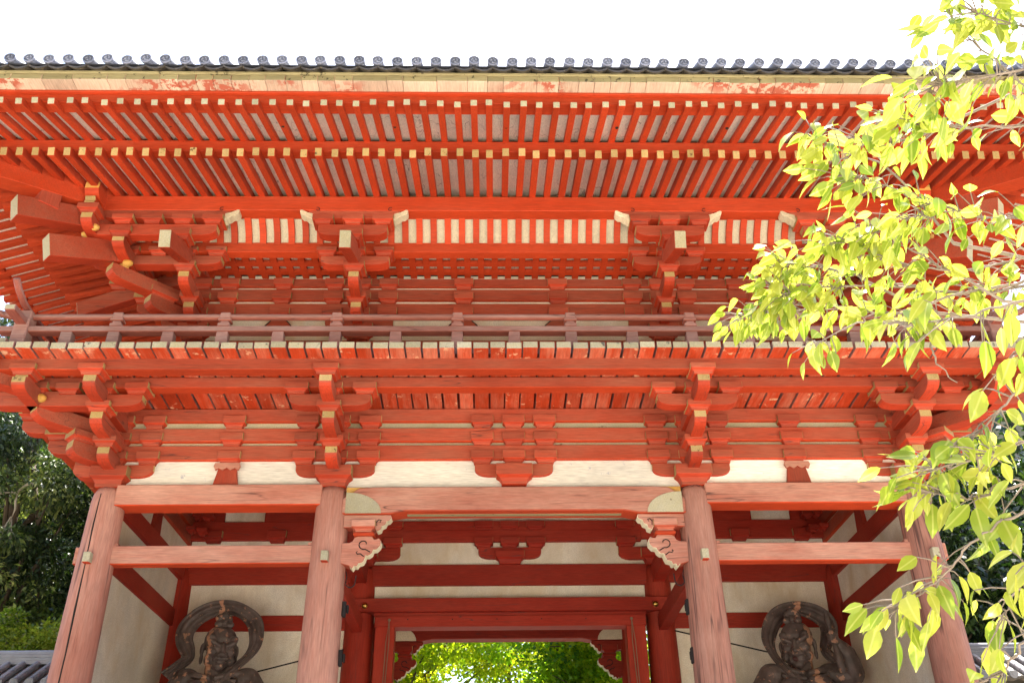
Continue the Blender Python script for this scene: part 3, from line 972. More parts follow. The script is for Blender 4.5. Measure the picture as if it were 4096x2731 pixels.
for z0, z1 in ((8.875, 9.09), (9.147, 9.335), (9.383, 9.52)):
    hbeam(-X3 - .05, X3 + .05, YUF, YU + .08, z0, z1)
    for s in (-1, 1):
        hbeam(s * X3 - .078, s * X3 + .078, YU + .09, YUB - .09, z0 - .003, z1 - .003)
    hbeam(-X3, X3, YUB - .08, YUB + .08, z0 - .002, z1 - .002)
hbeam(-X3, X3, YUF - .02, YU + .06, 8.30, 8.46)
hbeam(-X3, X3, YUF, YU + .05, 7.30, 7.50)
panel(-X3, X3, YU - .03, YU + .03, 7.2, 9.6, 'plaster')
panel(-X3, X3, YUB - .03, YUB + .03, 7.2, 10.0)
for s in (-1, 1):
    panel(s * X3 - .03, s * X3 + .03, YU, YUB, 7.2, 10.0)
for x in (-X3, -X2, X2, X3):
    for y in (YU, YUB):
        MB().tube([(x, y, 7.25), (x, y, 8.46)], .17, 18).obj('upper_column', 'redw_z', G, smooth=True)
for x in (-X2, X2):                # tall panel frames and doors of the upper room, mostly behind the railing
    pass
MB().box(-X2 + .2, X2 - .2, YU - .06, YU - .02, 7.5, 8.25).obj('upper_door', 'redw_z', G)

# second step girder, lattice ceiling, ribbed cove
Y2, Y3 = YU - 2 * STEP, YU - 3 * STEP
hbeam(-X3 - .86, X3 + .86, Y2 - .08, Y2 + .07, 9.416, 9.58, 'red', 'red')
for s in (-1, 1):
    hbeam(s * (X3 + .79) - .075, s * (X3 + .79) + .075, Y2 + .08, YUB + .7, 9.412, 9.576, 'red', 'red')
ZC = 9.555
mb = MB()
n = 0
x = -X3 - .7
while x < X3 + .7:
    mb.box(x - .045, x + .045, Y2 + .07, YU - .03, ZC, ZC + .055)
    x += SX
for y in (Y2 + .20, Y2 + .41, Y2 + .62):
    mb.box(-X3 - .72, X3 + .72, y - .05, y + .05, ZC + .004, ZC + .050)
lat_ = mb.obj('lattice_ceiling', 'red', G)
MB().box(-X3 - .75, X3 + .75, Y2 + .07, YU - .03, ZC + .08, ZC + .10).obj('ceiling_board', 'board', lat_)


def cove_pts(th):
    p0, p1, p2 = Vector((Y2 - .06, 9.575)), Vector((Y2 - .10, 9.72)), Vector((Y3 + .10, 9.845))
    out = []
    for i in range(7):
        t = i / 6
        out.append(p0 * (1 - t) ** 2 + p1 * 2 * t * (1 - t) + p2 * t * t + Vector((-th * .7, -th * .7)) * 1.0)
    return out


inn = cove_pts(0.0)
mb = MB()
pts = [(p.x, p.y) for p in inn] + [(p.x + .03, p.y + .03) for p in inn[::-1]]
mb.prism(pts, (0, 0, 0), UY, (0, 0, 1), UX, -X3 - 1.0, X3 + 1.0)
cove = mb.obj('ribbed_cove', 'ribw', G, smooth=False)
out_ = cove_pts(.045)
pr = [(p.x, p.y) for p in out_] + [(p.x + .02, p.y + .02) for p in inn[::-1]]
ribx = [-.0985 + i * SX for i in range(-26, 28)]
for x in ribx:
    if abs(x) < X3 + .9:
        MB().prism(pr, (x, 0, 0), UY, (0, 0, 1), UX, -.043, .043).obj('cove_rib', 'red', cove)
for s in (-1, 1):                  # side coves, seen only edge on
    MB().prism([(s * (X3 + .73), 9.58), (s * (X3 + 1.1), 9.84), (s * (X3 + 1.12), 9.87), (s * (X3 + .74), 9.61)], (0, 0, 0), UX, (0, 0, 1), UY, Y2, YUB + .7).obj('side_cove', 'ribw', G)

# --- purlin
hbeam(-X3 - 1.5, X3 + 1.5, Y3 - .08, Y3 + .12, 9.83, 10.077, 'red', 'red', .008, 'eave_purlin', 'gold')
for s in (-1, 1):
    xp = s * (X3 + 3 * STEP)
    hbeam(xp - .09, xp + .09, Y3 - .1, YUB + 1.2, 9.826, 10.07, 'red', 'red', .008, 'eave_purlin')

# --- rafters
JS, HS = .268, .352
EJ, EH = YU + 2.0, YU + 2.92       # horizontal reach of the two rafter tiers from the upper wall
JT = 9.773                          # underside at the tip of the base rafter
HT = 9.728


def rafter_mesh(y_tip, y_in, ztip, slope, w, h, endmat, face='red_y'):
    c = 1 / sqrt(1 + slope * slope)
    ny, nz = -slope * c, c           # upward normal of a slope that falls towards -Y
    vs = []
    for x in (-w / 2, w / 2):
        for y, zz in ((y_tip, ztip), (y_in, ztip + slope * (y_in - y_tip))):
            vs.append((x, y, zz))
            vs.append((x, y + ny * h, zz + nz * h))
    fs = [(0, 1, 5, 4), (2, 6, 7, 3), (0, 4, 6, 2), (1, 3, 7, 5), (0, 2, 3, 1), (4, 5, 7, 6)]
    return MB().add(vs, fs, [1, 0, 0, 0, 0, 0])


def place_row(name, proto_fn, xs, endmats, hidden_name, lim):
    rest = MB()
    protos = [proto_fn().obj(name, ['red_y', e], G, .003) for e in endmats]
    used = [False] * len(protos)
    for i, x in enumerate(xs):
        k_ = RNG.randrange(len(protos))
        if abs(x) > lim:
            m = proto_fn()
            rest.add([(a + x, b, c) for a, b, c in m.v], m.f, m.m)
            continue
        if not used[k_]:
            o = protos[k_]
            used[k_] = True
        else:
            o = protos[k_].copy()
            COL.objects.link(o)
            o.parent = G
        o.location = (x + RNG.uniform(-.008, .008), RNG.uniform(-.02, .02), RNG.uniform(-.004, .004))
        o.rotation_euler = (0, RNG.uniform(-.02, .02) * 0, RNG.uniform(-.003, .003))
    if rest.v:
        tag(rest.obj(hidden_name, ['red_y', endmats[0]], G), kind='stuff')


RX = [(i + .5) * SX for i in range(-40, 40)]
HIPX = X3 + 1.1
rx = [x for x in RX]
def jin(x):
    return 0
place_row('base_rafter', lambda: rafter_mesh(YU - 2.4, YU - .9, JT, JS, .086, .113, 'yel'), [x for x in rx if abs(x) < X3 + 1.05], ('yel', 'yel', 'yel'), 'hidden_base_rafters', 6.5)
# rafters beyond the corner bracket stop on the hip rafter
for x in [x for x in rx if X3 + 1.05 <= abs(x) < X3 + 2.3]:
    yi = YU - (abs(x) - X3) + .02
    o = rafter_mesh(YU - 2.4, min(yi, YU - .9), JT, JS, .086, .113, 'yel').obj('base_rafter', ['red_y', 'yel'], G, .003)
    o.location = (x, 0, 0)
place_row('flying_rafter', lambda: rafter_mesh(YU - 3.32, YU - 2.20, HT, HS, .078, .076, 'yel2'), [x for x in rx if abs(x) < X3 + 3.0], ('yel2', 'yel2', 'yel2'), 'hidden_flying_rafters', 6.6)
# drain plugs on every seventh flying rafter
for i in range(-3, 4):
    x = (i * 7 + .5) * SX + SX * (-1)
    y = YU - 2.78
    z = HT + HS * (3.32 - 2.78) - .004
    MB().tube([(x, y, z), (x, y + .002, z + .012)], .02, 10).obj('rafter_plug', 'dark', G)


def side_rafters(s):
    for i in range(34):
        y = YU - 3.2 + (i + .5) * SX + .02
        d = YU - y                   # distance in front of the upper wall
        x_in = max(.9, d)
        if x_in < 2.3:
            m = rafter_mesh(-2.4, -x_in + .02, JT, JS, .086, .113, 'yel')
            if s < 0:
                v = [(s * (X3 - b), y + a, c) for a, b, c in m.v]
            else:
                v = [(s * (X3 - b), y - a, c) for a, b, c in m.v]
            yield 'b', MB().add(v, m.f, m.m)
        if d < 3.0:
            x_in = max(2.2, d)
            m = rafter_mesh(-3.32, -x_in + .0, HT, HS, .078, .076, 'yel2')
            v = [(s * (X3 - b), y + a, c) for a, b, c in m.v]
            yield 'h', MB().add(v, m.f, m.m)


for s in (-1, 1):
    for kd, m in side_rafters(s):
        if s < 0:
            m.obj('side_base_rafter' if kd == 'b' else 'side_flying_rafter', ['red', 'yel' if kd == 'b' else 'yel2'], G)
        else:
            m.obj('side_base_rafter' if kd == 'b' else 'side_flying_rafter', ['red', 'yel' if kd == 'b' else 'yel2'], G)

# boards laid on the rafters, four sides
def ring_board(d0, z0, d1, z1, mat, name, t=.02, front_only=False):
    """sloping ring between offsets d0 and d1 from the upper wall"""
    def rect(d, z):
        return [(-X3 - d, YU - d, z), (X3 + d, YU - d, z), (X3 + d, YUB + d, z), (-X3 - d, YUB + d, z)]
    vs = rect(d0, z0) + rect(d1, z1) + rect(d0, z0 + t) + rect(d1, z1 + t)
    fs = []
    for i in range(4):
        j = (i + 1) % 4
        fs += [(i, j, 4 + j, 4 + i), (8 + i, 12 + i, 12 + j, 8 + j), (i, 8 + i, 8 + j, j), (4 + i, 4 + j, 12 + j, 12 + i)]
    return MB().add(vs, fs).obj(name, mat, G)


cj = 1 / sqrt(1 + JS * JS)
ch = 1 / sqrt(1 + HS * HS)
jz = lambda d: JT + JS * (2.4 - d) + .113 / cj
hz = lambda d: HT + HS * (3.32 - d) + .076 / ch
ring_board(.85, jz(.85) + .002, 2.33, jz(2.33) + .002, 'board', 'roof_boarding')
ring_board(2.24, hz(2.24) + .002, 3.2, hz(3.2) + .002, 'board', 'roof_boarding')
MB().box(-X3 - 1.2, X3 + 1.2, Y3 + .10, Y3 + .13, 10.07, 10.30).obj('rafter_stop', 'moss', G)
# kioi beam on the base rafter tips
def ring_beam(d0, d1, z0, z1, mat, name, under=None):
    def rect(d, z):
        return [(-X3 - d, YU - d, z), (X3 + d, YU - d, z), (X3 + d, YUB + d, z), (-X3 - d, YUB + d, z)]
    vs = rect(d0, z0) + rect(d1, z0) + rect(d0, z1) + rect(d1, z1)
    fs, ms = [], []
    for i in range(4):
        j = (i + 1) % 4
        fs += [(i, 4 + i, 4 + j, j), (8 + i, 8 + j, 12 + j, 12 + i), (i, j, 8 + j, 8 + i), (4 + i, 12 + i, 12 + j, 4 + j)]
        ms += [1, 0, 0, 0]
    return MB().add(vs, fs, ms).obj(name, [mat, under or mat], G, .004)


ring_beam(2.345, 2.20, jz(2.345) + .004, hz(2.30) - .076 / ch - .002, 'red', 'eave_beam')
ring_beam(3.255, 3.07, hz(3.25) + .006, 9.952, 'red', 'eave_beam')
ring_beam(3.30, 3.0, 9.953, 9.985, 'red', 'eave_beam')
# thick eave boards: sides as a ring, front as separate boards
x = -6.75
MBR = MB()
while x < 6.75:
    w = RNG.choice((.19, .20, .21, .235, .26, .36, .40, .19))
    w = min(w, 6.75 - x)
    vs0 = MB().box(x + .002, x + w - .0025, YU - 3.462 + RNG.uniform(-.006, .006), YU - 3.05, 9.988, 10.076 + RNG.uniform(-.006, .004), 0, f=1)
    vs0.obj('eave_plank', ['eaveb', 'moss'], G, .003)
    x += w
for s in (-1, 1):
    MB().box(*sorted((s * 6.752, s * (X3 + 3.5))), YU - 3.462, YU - 3.05, 9.988, 10.076).obj('eave_plank', ['eaveb'], G)
    MB().box(*sorted((s * (X3 + 3.05), s * (X3 + 3.5))), YU - 3.04, YUB + 3.5, 9.988, 10.06).obj('eave_plank', ['eaveb'], G)
ring_beam(3.478, 3.2, 10.083, 10.116, 'moss', 'eave_beam')

# hip rafters
for s in (-1, 1):
    dg = Vector((s, -1, 0)).normalized(); dn = Vector((1, s, 0)).normalized()
    q = sqrt(2)
    pts = []
    for d, up in ((.2, 0), (2.45, 0), (3.35, 0), (3.35, 1), (2.45, 1), (.2, 1)):
        base = (JT + JS * (2.4 - d)) if d <= 2.45 else (JT - .02 + .02 * (d - 2.45))
        pts.append((d * q, base - .25 + up * .40))
    MB().prism(pts, (s * X3, YU, 0), dg, (0, 0, 1), dn, -.13, .13, 0, {2: 1}).obj('hip_rafter', ['red', 'yel'], G, .008)

# --- tiles: scalloped flat tile ends and round tile ends with a comma crest
TS = .2262
tx0 = -.034
mb = MB()
pts = []
nT = 35
for i in range(-nT, nT):
    for j in range(6):
        t = j / 6
        x = tx0 + (i + t) * TS
        pts.append((x, 10.145 - .040 * sin(pi * t)))
top = pts
low = [(x, z - .036) for x, z in pts]
for i in range(-nT, nT):
    seg_ = [(tx0 + (i + j / 6) * TS + (.002 if j == 0 else 0) - (.002 if j == 6 else 0), 10.145 - .042 * sin(pi * j / 6)) for j in range(7)]
    poly = seg_ + [(x, z - .028) for x, z in seg_[::-1]]
    dz = RNG.uniform(-.003, .003)
    mb.prism([(x, z + dz) for x, z in poly], (0, YU - 3.545 + RNG.uniform(-.01, .01), 0), UX, (0, 0, 1), (0, 1, .56), 0, .45)
tag(mb.obj('flat_eave_tiles', 'tile2', G), kind='stuff')


def round_tile(crest=True):
    mb = MB()
    seg = 20
    r = .067
    c = 1 / sqrt(1 + .36)
    for t0, t1, ra, rb_ in ((0, .012, r, r), (.012, .014, r, r * .96)):
        pass
    y0 = 0.0
    def ring(y, rr, z=0.0):
        return [(rr * cos(2 * pi * q / seg), y, z + rr * sin(2 * pi * q / seg)) for q in range(seg)]
    rings = [ring(.45, r * .9, .25), ring(.02, r * .97, .0), ring(0, r, 0), ring(-.012, r * .98, 0), ring(-.012, r * .80, 0), ring(-.004, r * .76, 0), ring(-.004, r * .05, 0)]
    vs = [p for g in rings for p in g]
    fs = []
    for i in range(len(rings) - 1):
        for q in range(seg):
            fs.append((i * seg + q, i * seg + (q + 1) % seg, (i + 1) * seg + (q + 1) % seg, (i + 1) * seg + q))
    fs.append(tuple(range((len(rings) - 1) * seg, len(rings) * seg)))
    mb.add(vs, fs, [0] * seg * 2 + [1] * seg * 2 + [0] * (seg * 2 + 1))
    for j in range(3):               # three commas
        a0 = j * 2 * pi / 3
        pp, rr = [], []
        for i in range(6):
            a = a0 + i * .30
            rad = r * (.30 + .055 * i)
            pp.append((rad * cos(a), -.006, rad * sin(a)))
            rr.append(.0115 - .0016 * i)
        mb.tube(pp, rr, 6, 1)
    return mb


proto = round_tile().obj('round_eave_tile', ['tile', 'tiled'], G, smooth=False)
hid = MB()
first = True
for i in range(-nT, nT + 1):
    x = tx0 + i * TS
    loc = Vector((x + RNG.uniform(-.006, .006), YU - 3.562 + RNG.uniform(-.010, .010), 10.222 + RNG.uniform(-.006, .006)))
    if abs(x) > 6.6:
        m = round_tile()
        hid.add([(a + loc.x, b + loc.y, c + loc.z) for a, b, c in m.v], m.f, m.m)
        continue
    if first:
        o = proto
        first = False
    else:
        o = proto.copy()
        COL.objects.link(o)
        o.parent = G
    o.location = loc
    o.rotation_euler = (RNG.uniform(-.04, .04), RNG.uniform(-3, 3), RNG.uniform(-.05, .05))
    o.rotation_euler[1] = RNG.choice((0, 2.09, 4.19)) + RNG.uniform(-.3, .3)
    # the barrel must keep rising up the roof, so spin the crest only by whole thirds around the local axis
    o.rotation_euler[1] = 0
tag(hid.obj('hidden_round_tiles', ['tile', 'tiled'], G), kind='stuff')

# roof body (seen from other places): hipped tile roof with ridge
def roof_mesh():
    mb = MB()
    d = 3.55
    zE = 10.15
    prof = [(0, zE), (1.6, zE + .72), (3.4, zE + 1.75), (4.9, zE + 2.85), (6.45, zE + 4.2)]
    def rect(k, z):
        a = min(k, 4.2)
        return [(-X3 - d + a, YU - d + k, z), (X3 + d - a, YU - d + k, z), (X3 + d - a, YUB + d - k, z), (-X3 - d + a, YUB + d - k, z)]
    vs = []
    for k_, z in prof:
        vs += rect(k_, z)
    fs = []
    for r_ in range(len(prof) - 1):
        for i in range(4):
            j = (i + 1) % 4
            fs.append((r_ * 4 + i, r_ * 4 + j, r_ * 4 + 4 + j, r_ * 4 + 4 + i))
    fs.append(tuple(len(vs) - 4 + i for i in range(4)))
    mb.add(vs, fs)
    mb.box(-4.2, 4.2, YR / 2 - .25, YR / 2 + .25, zE + 4.1, zE + 4.8)
    return mb


tag(roof_mesh().obj('tiled_roof', 'tile', G))

# stone podium
mb = MB().box(-A - 1.4, A + 1.4, -1.5, YR + 1.5, 0, .30)
mb.box(-2.2, 2.2, -1.9, -1.5, 0, .16)
mb.obj('stone_podium', 'stone', G, .02)
for s in (-1, 1):
    MB().box(*sorted((s * (B + .1), s * (A - .1))), 1.5, YM - .1, .30, .95).obj('statue_platform', 'redin', G, .02)

# ------------------------------------------------------------------ ground
def plane_grid(name, x0, x1, y0, y1, nx, ny, zf, mat, kind='structure'):
    xs = np.linspace(x0, x1, nx)
    ys = np.linspace(y0, y1, ny)
    vs = [(x, y, zf(x, y)) for y in ys for x in xs]
    fs = [(j * nx + i, j * nx + i + 1, (j + 1) * nx + i + 1, (j + 1) * nx + i) for j in range(ny - 1) for i in range(nx - 1)]
    o = MB().add(vs, fs).obj(name, mat, smooth=True)
    return tag(o, kind=kind)


plane_grid('ground', -400, 400, -400, 400, 3, 3, lambda x, y: 0, 'ground')


for s_, nm in ((-1, 'left'), (1, 'right')):
    o = MB().box(*sorted((s_ * 9.0, s_ * 60)), -6.0, 30, -.2, .06).obj('bounce_cut_bed', 'soil')  # added dark ground, out of view, cutting sunlight bounced onto the side eaves
    tag(o, kind='structure')
tag(MB().box(-8.99, 8.99, 7.75, 30, -.2, .055).obj('bounce_cut_rear_bed', 'soil'), kind='structure')  # added dark ground behind the gate to weaken light bounced into the doorway


def hill(x, y):
    h = 30 * (1 - math.exp(-max(0, abs(x) - 7) / 6)) * (1 - math.exp(-max(0, y - 10) / 11))
    return -.3 + h + 1.2 * sin(x * .35) * sin(y * .3) * (h / 30)


hl = plane_grid('hillside', -70, 70, 9, 70, 70, 36, hill, 'soil')
plane_grid('sky_block_slope', -130, 130, -120, -26, 60, 24, lambda x, y: -.3 + 48 * (1 - math.exp(-max(0, -26 - y) / 14)) + 1.5 * sin(x * .5) * sin(y * .4), 'soil')  # unseen slope added behind the camera to block low sky from the walls


# ------------------------------------------------------------------ foliage helpers
NPR = np.random.default_rng(11)


def nrm(a):
    return a / (np.linalg.norm(a, axis=-1, keepdims=True) + 1e-9)


def leaf_mesh(name, P, D, N, L, Wd, mat, parent, rnd, near=False):
    """one blade per point: base P, axis D, blade normal N, length L, width Wd (arrays)"""
    D = nrm(D)
    Sd = nrm(np.cross(D, N))
    N = nrm(np.cross(Sd, D))
    n = len(P)
    if near:                         # ovate blade with a drip tip, folded on the midrib and arched
        T = [(0, 0, 0), (.10, .26, .03), (.30, .47, .05), (.52, .47, .05), (.74, .29, .02), (.90, .10, -.01), (1.0, 0, -.03),
             (.90, -.10, -.01), (.74, -.29, .02), (.52, -.47, .05), (.30, -.47, .05), (.10, -.26, .03), (.30, 0, 0), (.52, 0, 0), (.74, 0, 0)]
        F = [(0, 1, 2, 12), (12, 2, 3, 13), (13, 3, 4, 14), (14, 4, 5, 6), (0, 12, 10, 11), (12, 13, 9, 10), (13, 14, 8, 9), (14, 6, 7, 8)]
        curl = NPR.uniform(-.15, .50, n)
    else:
        T = [(0, 0, 0), (.45, .5, .06), (1, 0, 0), (.45, -.5, .06)]
        F = [(0, 1, 2, 3)]
        curl = np.zeros(n)
    T = np.array(T)
    a, b, c = T[:, 0], T[:, 1], T[:, 2]
    V = (P[:, None] + D[:, None] * (L[:, None] * a)[..., None] + Sd[:, None] * (Wd[:, None] * b)[..., None]
         + N[:, None] * (L[:, None] * (c - curl[:, None] * a * a))[..., None])
    nv, nf = len(T), len(F)
    V = V.reshape(-1, 3)
    I = (np.array(F)[None] + (np.arange(n) * nv)[:, None, None]).reshape(-1)
    me = bpy.data.meshes.new(name)
    me.vertices.add(len(V))
    me.vertices.foreach_set('co', V.astype(np.float32).ravel())
    me.loops.add(len(I))
    me.loops.foreach_set('vertex_index', I.astype(np.int32))
    me.polygons.add(n * nf)
    me.polygons.foreach_set('loop_start', np.arange(0, n * nf * 4, 4, dtype=np.int32))
    at = me.attributes.new('leafrand', 'FLOAT', 'FACE')
    at.data.foreach_set('value', np.repeat(rnd, nf).astype(np.float32))
    if near:
        ac = me.attributes.new('across', 'FLOAT', 'POINT')
        ac.data.foreach_set('value', np.tile(np.abs(b) * 2, n).astype(np.float32))
    me.update()
    me.validate()
    if near:
        me.polygons.foreach_set('use_smooth', [True] * len(me.polygons))
    me.materials.append(M[mat])
    o = bpy.data.objects.new(name, me)
    COL.objects.link(o)
    o.parent = parent
    return o


def crown_cloud(centres, radii, n, flat=0.7, droop=0.3):
    """leaf positions gathered in clumps, with an axis and a blade normal each"""
    k_ = NPR.integers(0, len(centres), n)
    c = np.array(centres)[k_]
    r = np.array(radii)[k_]
    d = nrm(NPR.normal(size=(n, 3)))
    rad = NPR.uniform(0.25, 1.0, n) ** 0.6
    P = c + d * (rad * r)[:, None] * np.array([1, 1, flat])
    D = nrm(d * .8 + NPR.normal(size=(n, 3)) * .6 + np.array([0, 0, -droop]))
    N = nrm(NPR.normal(size=(n, 3)) * .9 + np.array([0, -.4, .6]))
    return P, D, N, k_


def tree(name, label, cat, base, h, crown_c, crown_r, clumps, clump_r, n, lsize, mat, group=None, flat=.7, droop=.3, trunk_r=.2, inner=.45, seed=0, wl=.5, parts='crown'):
    rs = np.random.default_rng(seed)
    t = thing(name, label, cat, (0, 0, 0), group)
    bx_, by_, bz_ = base
    cc = np.array(crown_c)
    cr = np.array(crown_r)
    d = nrm(rs.normal(size=(clumps, 3)))
    rr = rs.uniform(inner, 1.0, clumps)
    centres = cc + d * cr * rr[:, None]
    radii = clump_r * rs.uniform(.6, 1.25, clumps)
    mb = MB()
    top = cc + np.array([0, 0, cr[2] * .6])
    pts = [(bx_, by_, bz_ - .3)]
    for i in range(1, 6):
        u = i / 5
        pts.append((bx_ + (top[0] - bx_) * u + .12 * sin(3 * u + seed), by_ + (top[1] - by_) * u + .1 * cos(4 * u + seed), bz_ + (top[2] - bz_) * u))
    mb.tube(pts, [trunk_r * (1.1 - .17 * i) for i in range(6)], 9)
    for c in centres[::4]:
        s0 = Vector(pts[2 + int(rs.integers(0, 3))])
        e = Vector(c)
        m1 = s0.lerp(e, .5) + Vector((0, 0, .15 * (e - s0).length * .5))
        mb.tube([s0, m1, e], [trunk_r * .32, trunk_r * .2, trunk_r * .07], 5)
    tr = mb.obj('trunk', 'bark', t, smooth=True)
    P, D, N, k_ = crown_cloud(centres, radii, n, flat, droop)
    tone = np.where(rs.uniform(0, 1, clumps) < .22, .85, rs.uniform(0, .6, clumps))[k_] + NPR.uniform(-.15, .3, n)  # random clumps get the bright leaf tone, painting in sunlit sprays
    L = lsize * NPR.uniform(.6, 1.3, n)
    leaf_mesh(parts, P, D, N, L, L * wl, mat, t, np.clip(tone, 0, 1))
    return t


# ------------------------------------------------------------------ trees behind the gate
EG = 'evergreens behind the side walls'
tree('cedar_tree', 'feathery cedar left of the gate with sprays coloured as if lit and a pale dead branch', 'tree', (-10.6, 8.6, .2), 14, (-10.6, 8.6, 10.2), (2.8, 2.0, 5.4), 110, .70, 42000, .145, 'cedar', EG, .5, .6, .22, .35, 1, .36)
tree('broadleaf_evergreen', 'dark glossy evergreen hard against the gate corner on the left, under the balcony end', 'tree', (-8.2, 10.0, .4), 11, (-8.0, 9.8, 8.6), (2.2, 2.0, 3.6), 70, .85, 38000, .125, 'ever', EG, .7, .3, .2, .3, 2, .5)
tree('broadleaf_evergreen', 'darkest evergreen farthest back on the left, glimpsed between the cedar sprays', 'tree', (-13.5, 12.5, 1.5), 12, (-12.8, 12.5, 8.4), (3.8, 2.4, 5.2), 80, 1.1, 26000, .22, 'ever', EG, .7, .3, .26, .25, 3, .5)
tree('broadleaf_evergreen', 'glossy dark evergreen behind the right tiled wall, next to the outer column', 'tree', (8.6, 9.6, .4), 11, (8.5, 9.4, 8.0), (2.6, 2.0, 4.4), 70, .95, 26000, .17, 'ever', EG, .7, .3, .2, .3, 4, .5)
tree('broadleaf_evergreen', 'dark evergreen at the right edge of the picture behind the cherry leaves', 'tree', (12.4, 12.0, 1.5), 13, (12.0, 11.6, 8.6), (3.6, 2.4, 5.0), 80, 1.1, 26000, .22, 'ever', EG, .7, .3, .26, .3, 5, .5)
tree('clipped_shrub', 'low yellow green shrub rising just behind the ridge of the left tiled wall', 'shrub', (-8.2, 5.2, .1), 5, (-8.25, 5.2, 5.30), (1.15, .6, .72), 34, .30, 11000, .085, 'bushl', None, .8, .1, .06, .5, 6, .5)
ct = [o for o in bpy.data.objects if o.name == 'cedar_tree'][0]
mb = MB()
tw0 = [(-9.75, 7.4, 9.30), (-9.85, 7.4, 9.30), (-10.02, 7.4, 9.16), (-10.02, 7.4, 8.95), (-9.98, 7.4, 8.75), (-10.02, 7.4, 8.45)]
mb.tube(tw0, [.03, .035, .03, .024, .018, .012], 6)
rs = random.Random(4)
for b0, dx, dz in (((-10.02, 7.4, 9.12), -.38, .0), ((-10.02, 7.4, 8.6), -.16, -.45), ((-10.0, 7.4, 8.55), .10, -.4)):
    for j in range(7):
        a = Vector(b0) + Vector((dx, 0, dz)) * (j / 7)
        e = a + Vector((dx * .5 + rs.uniform(-.12, .12), rs.uniform(-.1, .1), dz * .5 + rs.uniform(-.14, .16)))
        mb.tube([b0, a, e], [.014, .010, .004], 4)
mb.obj('dead_branch', 'dead', ct)
MG = 'maples behind the gate'
tree('maple_tree', 'yellow green maple coloured as sunlit, framed by the left half of the doorway', 'tree', (-4.6, 17.0, .1), 9, (-2.3, 16.6, 8.9), (3.7, 2.6, 2.8), 110, .85, 34000, .12, 'maple_y', MG, .5, .25, .16, .3, 7, .85)
tree('maple_tree', 'deeper green maple framed by the right half of the doorway', 'tree', (4.6, 14.5, .1), 9, (2.5, 14.2, 7.6), (2.6, 2.2, 2.5), 100, .80, 32000, .115, 'maple', MG, .5, .25, .15, .3, 8, .85)

tree('maple_tree', 'pale maple coloured as sunlit, farther back, filling the middle of the doorway', 'tree', (0.6, 23.0, .1), 10, (0.4, 22.6, 8.8), (4.6, 2.0, 4.2), 110, .95, 21000, .13, 'maple_y', MG, .6, .25, .16, .3, 9, .85)

# the wood on the slopes, one far mass of foliage
def far_wood(name, n, xr, yr, zf, size, mat):
    x = NPR.uniform(*xr, n)
    y = NPR.uniform(*yr, n)
    keep = (np.abs(x) > 13) | (y < 0)
    x, y = x[keep], y[keep]
    n = len(x)
    z = np.array([zf(a, b) for a, b in zip(x, y)]) + .5 + 2.2 * np.abs(np.sin(x * .9 + np.cos(y * .7)) * np.sin(y * .8)) * NPR.uniform(.3, 1, n)
    P = np.stack([x, y, z], 1)
    L = size * NPR.uniform(.5, 1.3, n)
    o = leaf_mesh(name, P, NPR.normal(size=(n, 3)), NPR.normal(size=(n, 3)) + np.array([0, -.3, .5]), L, L * .6, mat, None, NPR.uniform(0, 1, n))
    return tag(o, kind='stuff')


far_wood('hillside_wood', 60000, (-60, 60), (14, 55), hill, .55, 'ever')
far_wood('sky_block_foliage', 30000, (-70, 70), (-75, -28), lambda x, y: -.3 + 48 * (1 - math.exp(-max(0, -26 - y) / 14)), .9, 'ever')  # foliage over the added slope behind the camera, out of view

